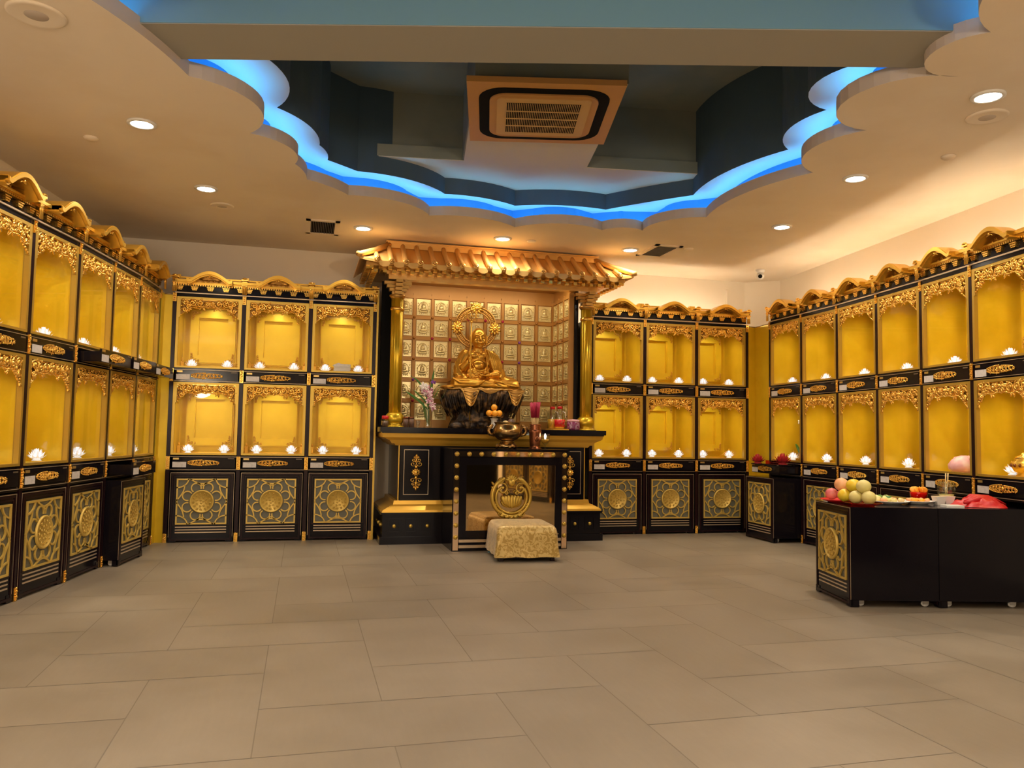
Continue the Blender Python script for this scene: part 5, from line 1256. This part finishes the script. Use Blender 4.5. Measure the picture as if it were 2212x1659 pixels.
def bundle():
    t = thing('wrapped_bundle', 'pale pink paper wrapped bundle in lower niche of fifth right wall cabinet', 'bundle', (x,y,z))
    rg = random.Random(5); ph = [rg.random()*6 for _ in range(4)]
    one(lambda b: b.lathe([(0.11,0),(0.145,0.03),(0.15,0.07),(0.12,0.115),(0.07,0.145),(0.03,0.155),(0.0,0.157)], n=30, rad=lambda a, q: 1+0.08*sin(3*a+ph[0])+0.04*sin(7*a+ph[1]+q*20)), 'bag', 'pinkwrap', t)
    one(lambda b: [b.tube([(0.03*cos(a),0.03*sin(a),0.152),(0.09*cos(a),0.09*sin(a),0.135),(0.14*cos(a),0.14*sin(a),0.06)], 0.006, 5) for a in [k*0.7 for k in range(9)]], 'fold', 'pinkwrap', t)
bundle()
c5 = CABS[('R',5)][0]; x, y, z = cabpt(c5, 0.37, 0.18, 0.9885)
def urn():
    t = thing('gilt_urn', 'ornate gilt lidded urn in lower niche of sixth right wall cabinet', 'urn', (x,y,z))
    one(lambda b: b.lathe([(0.05,0),(0.06,0.01),(0.04,0.03),(0.07,0.05),(0.09,0.09),(0.085,0.12),(0.06,0.14),(0.065,0.15),(0.0,0.15)], n=24), 'bowl', 'roofg', t)
    one(lambda b: b.lathe([(0.066,0.15),(0.05,0.17),(0.02,0.18),(0.014,0.195),(0.0,0.205)], n=20), 'lid', 'carve', t)
    one(lambda b: [b.ell((0.088*cos(a),0.088*sin(a),0.095),(0.012,0.012,0.016),6,5) for a in [k*2*pi/14 for k in range(14)]], 'beading', 'copper', t)
urn()
c3 = CABS[('L',3)][0]; x, y, z = cabpt(c3, 0.50, 0.26, 0.9885)
def whitecup():
    t = thing('glass_dish_on_stand', 'clear footed dish in lower niche of second left wall cabinet from corner', 'dish', (x,y,z))
    one(lambda b: b.lathe([(0.04,0),(0.01,0.015),(0.008,0.12),(0.05,0.14),(0.085,0.17),(0.08,0.17),(0.045,0.145),(0.0,0.14)], n=20), 'glass', 'clear', t)
    one(lambda b: [b.ell((0.03*cos(a),0.03*sin(a),0.165),(0.03,0.018,0.014),8,5) for a in [k*1.3 for k in range(5)]], 'flowers', 'petalw', t)
whitecup()

# ---------------------------------------------------------------- food on the two free-standing cabinets
TZ = 0.785*0.965+0.001
o0, dx_, dy_ = Vector((5.92,-4.06)), Vector((0.973,-0.229)), Vector((0.229,0.973))      # along depth of the cabinets, and to the far side
def tp(u, v): p = o0+dx_*u+dy_*v; return p.x, p.y
def plate(u, v, r, mt, label, z=TZ, sy=1.0):
    x, y = tp(u, v); t = thing('plate', label, 'plate', (x,y,z), R(-13))
    b = MB(); b.lathe([(r*0.6,0),(r*0.65,0.006),(r,0.022),(r*1.02,0.026),(r*0.95,0.022),(r*0.6,0.008),(0,0.008)], n=28); b.v = [(q[0],q[1]*sy,q[2]) for q in b.v]; b.build('dish', mt, t)
    b = MB(); b.tube([(r*1.01*cos(2*pi*i/28),r*1.01*sy*sin(2*pi*i/28),0.025) for i in range(29)], 0.003, 5); b.build('rim', mt, t); return x, y
plate(0.075, 0.13, 0.15, 'red', 'red plate under the pink fruit at the left table corner')
plate(0.115, -0.19, 0.14, 'redclear', 'red clear plate under the pale melons at the table edge')
def fruit(u, v, z, r, mt, label, sq=0.95):
    x, y = tp(u, v); t = thing('melon' if mt != 'pinkf' else 'apple', label, 'fruit', (x,y,TZ+z), 0, 'round fruit piled on the free-standing cabinet')
    one(lambda b: b.ell((0,0,0),(r,r,r*sq),20,14), 'fruit', mt, t); one(lambda b: b.tube([(0,0,r*sq*0.95),(0.004,0,r*sq*1.06)], 0.003, 5), 'stalk', 'straw', t)
fruit(0.023, 0.165, 0.066, 0.050, 'pinkf', 'pink fruit lowest at the far left of the pile')
fruit(0.085, 0.10, 0.064, 0.047, 'pinkf', 'pink fruit half hidden behind the low yellow melon')
fruit(0.053, -0.010, 0.068, 0.054, 'yellowf', 'yellow melon with green patch in the bottom row')
fruit(0.070, 0.085, 0.148, 0.056, 'peach', 'peach coloured melon at the top left of the pile')
fruit(0.105, -0.055, 0.150, 0.058, 'yellowf', 'bright yellow melon in the middle of the top row', 0.88)
fruit(0.072, -0.165, 0.066, 0.052, 'cream', 'pale cream melon at the left of the pair by the table edge')
fruit(0.135, -0.248, 0.068, 0.054, 'cream', 'pale cream melon at the right of the pair by the table edge')
fruit(0.120, -0.195, 0.150, 0.056, 'cream', 'pale green melon at the top right of the pile')
plate(0.44, 0.04, 0.15, 'white', 'white plate of cut fruit pieces next to the melons')
plate(0.70, 0.08, 0.12, 'white', 'white plate with orange slices and greens near the middle of the table')
rg = random.Random(12)
def pieces(u0, v0, n, spread, cols, name, on, z0=0.03, r=0.018):
    spots = ['at the right rim','at the far right','at the far rim','at the far left','at the left rim','at the near left','at the near rim','at the near right','in the middle']
    for k in range(n):
        a = 2*pi*k/8; q = spread*(0.8 if k < 8 else 0.05); x, y = tp(u0+q*cos(a), v0+q*sin(a)*0.8); mt = cols[k % len(cols)]
        t = thing(name, name.replace('_', ' ')+' '+spots[k]+' of the '+on, 'food', (x,y,TZ+z0), rg.random()*3, name.replace('_', ' ')+' pieces on the table')
        one(lambda b: (b.ell((0,0,0),(r*(1+0.6*rg.random()),r,r*0.7),9,6), b.ell((r*0.7,0,r*0.3),(r*0.7,r*0.6,r*0.5),7,5)), 'flesh', mt, t)
pieces(0.44, 0.04, 9, 0.125, ['cream','peach','cream','straw'], 'cut_fruit', 'plate beside the melons', r=0.024)
pieces(0.70, 0.08, 9, 0.09, ['orange','peach','orange'], 'carrot_slice', 'plate with orange slices', r=0.022)
pieces(0.50, 0.26, 5, 0.06, ['green','cream','green'], 'vegetable_floret', 'dark green heap behind the plates', 0.026, 0.036)
def bowl():
    x, y = tp(0.80, 0.25); t = thing('snack_tub', 'clear brown tub filled with orange chips', 'tub', (x,y,TZ))
    one(lambda b: b.lathe([(0.058,0),(0.072,0.085),(0.078,0.088),(0.069,0.085),(0.05,0.006),(0,0.004)], n=4+20), 'tub', 'redclear', t)
    one(lambda b: b.lathe([(0.050,0.006),(0.066,0.083),(0,0.085)], n=20), 'sauce', 'peach', t)
    for k in range(7):
        a = k*0.9; one(lambda b: b.ell((0.035*cos(a),0.035*sin(a),0.105),(0.036,0.008,0.028),10,6,Matrix.Rotation(a,3,'Z') @ Matrix.Rotation(0.4,3,'X')), 'chip', 'orange', t)
bowl()
def cups():
    for k, (u, v, lb) in enumerate(((0.84,0.02,'small square white cup at the left below the tall glass'),(0.94,0.07,'small square white cup at the right below the tall glass'))):
        x, y = tp(u, v); t = thing('white_cup', lb, 'cup', (x,y,TZ), R(-13), 'small white cups')
        one(lambda b: (b.hexa([(-0.028,-0.028,0),(0.028,-0.028,0),(0.028,0.028,0),(-0.028,0.028,0)], [(-0.042,-0.042,0.068),(0.042,-0.042,0.068),(0.042,0.042,0.068),(-0.042,0.042,0.068)]),), 'cup', 'white', t)
        one(lambda b: b.frame(-0.044,0.044,-0.044,0.044,0.005,0.066,0.072) if False else b.prism([(-0.035,-0.035),(0.035,-0.035),(0.035,0.035),(-0.035,0.035)], 0.0682, 0.0695, 'z'), 'contents', 'straw', t)
    x, y = tp(1.03, 0.24); t = thing('glass_bowl', 'tall clear glass bowl with two pale chopsticks standing in it', 'glass', (x,y,TZ)); t.scale = (0.72,0.72,0.9)
    one(lambda b: b.lathe([(0.045,0),(0.05,0.01),(0.065,0.04),(0.092,0.08),(0.098,0.12),(0.092,0.17),(0.078,0.195),(0.075,0.195),(0.088,0.165),(0.093,0.12),(0.085,0.08),(0.0,0.03)], n=30), 'bowl', 'clear', t)
    one(lambda b: b.lathe([(0.0,0.03),(0.06,0.045),(0.08,0.078),(0.0,0.08)], n=24), 'soup', 'cream', t)
    for s in (-1,1):
        ck = thing('chopstick', 'pale chopstick at the %s standing in the clear glass bowl' % ('left' if s < 0 else 'right'), 'chopstick', (x,y,TZ+0.078), 0, 'chopsticks in the glass bowl')
        one(lambda b: (b.tube([(s*0.008,0,0.0),(s*0.012+0.01,0,0.17)], [0.0035,0.005], 6),), 'shaft', 'straw', ck)
cups()
def redcloth():
    x, y = tp(1.12, -0.08); t = thing('red_cloth', 'crumpled bright red cloth heap on the right free-standing cabinet', 'cloth', (x,y,TZ), R(-13))
    rg = random.Random(3)
    def hp(b):
        n, k = 34, 12; V = []
        for i in range(k+1):
            q = i/k
            for j in range(n):
                a = 2*pi*j/n; rad = 1-q; w = 0.20+0.03*sin(3*a)+0.018*sin(7*a+1); d = 0.18+0.02*sin(4*a)
                fold = 0.012*sin(5*a+q*9)+0.010*sin(9*a-q*14); V.append((w*rad*cos(a), d*rad*sin(a), max(0.002, 0.075*(1-rad**2.2)+fold*sin(pi*min(1,q*1.6))) if i else 0.002))
        b.add(V, [(i*n+j,i*n+(j+1)%n,(i+1)*n+(j+1)%n,(i+1)*n+j) for i in range(k) for j in range(n)], True)
    one(hp, 'cloth_heap', 'redcloth', t)
    one(lambda b: [b.tube([(-0.17+0.03*k,-0.06+0.04*k,0.030+0.008*k),(-0.05,-0.05+0.035*k,0.058+0.005*k),(0.10,-0.03+0.03*k,0.052+0.005*k),(0.19,-0.02+0.02*k,0.020+0.003*k)], [0.012,0.022,0.020,0.008], 8) for k in range(4)], 'fold', 'redcloth', t)
redcloth()
tag(one(lambda b: (b.box(0,0,0,0,0,0) if False else b.hexa([(*tp(0.74,-0.26),TZ),(*tp(0.88,-0.26),TZ),(*tp(0.88,-0.17),TZ),(*tp(0.74,-0.17),TZ)], [(*tp(0.74,-0.26),TZ+0.018),(*tp(0.88,-0.26),TZ+0.018),(*tp(0.88,-0.17),TZ+0.018),(*tp(0.74,-0.17),TZ+0.018)])), 'paper_packet', 'white'), 'small white paper packet lying in front of the white cups', 'packet')
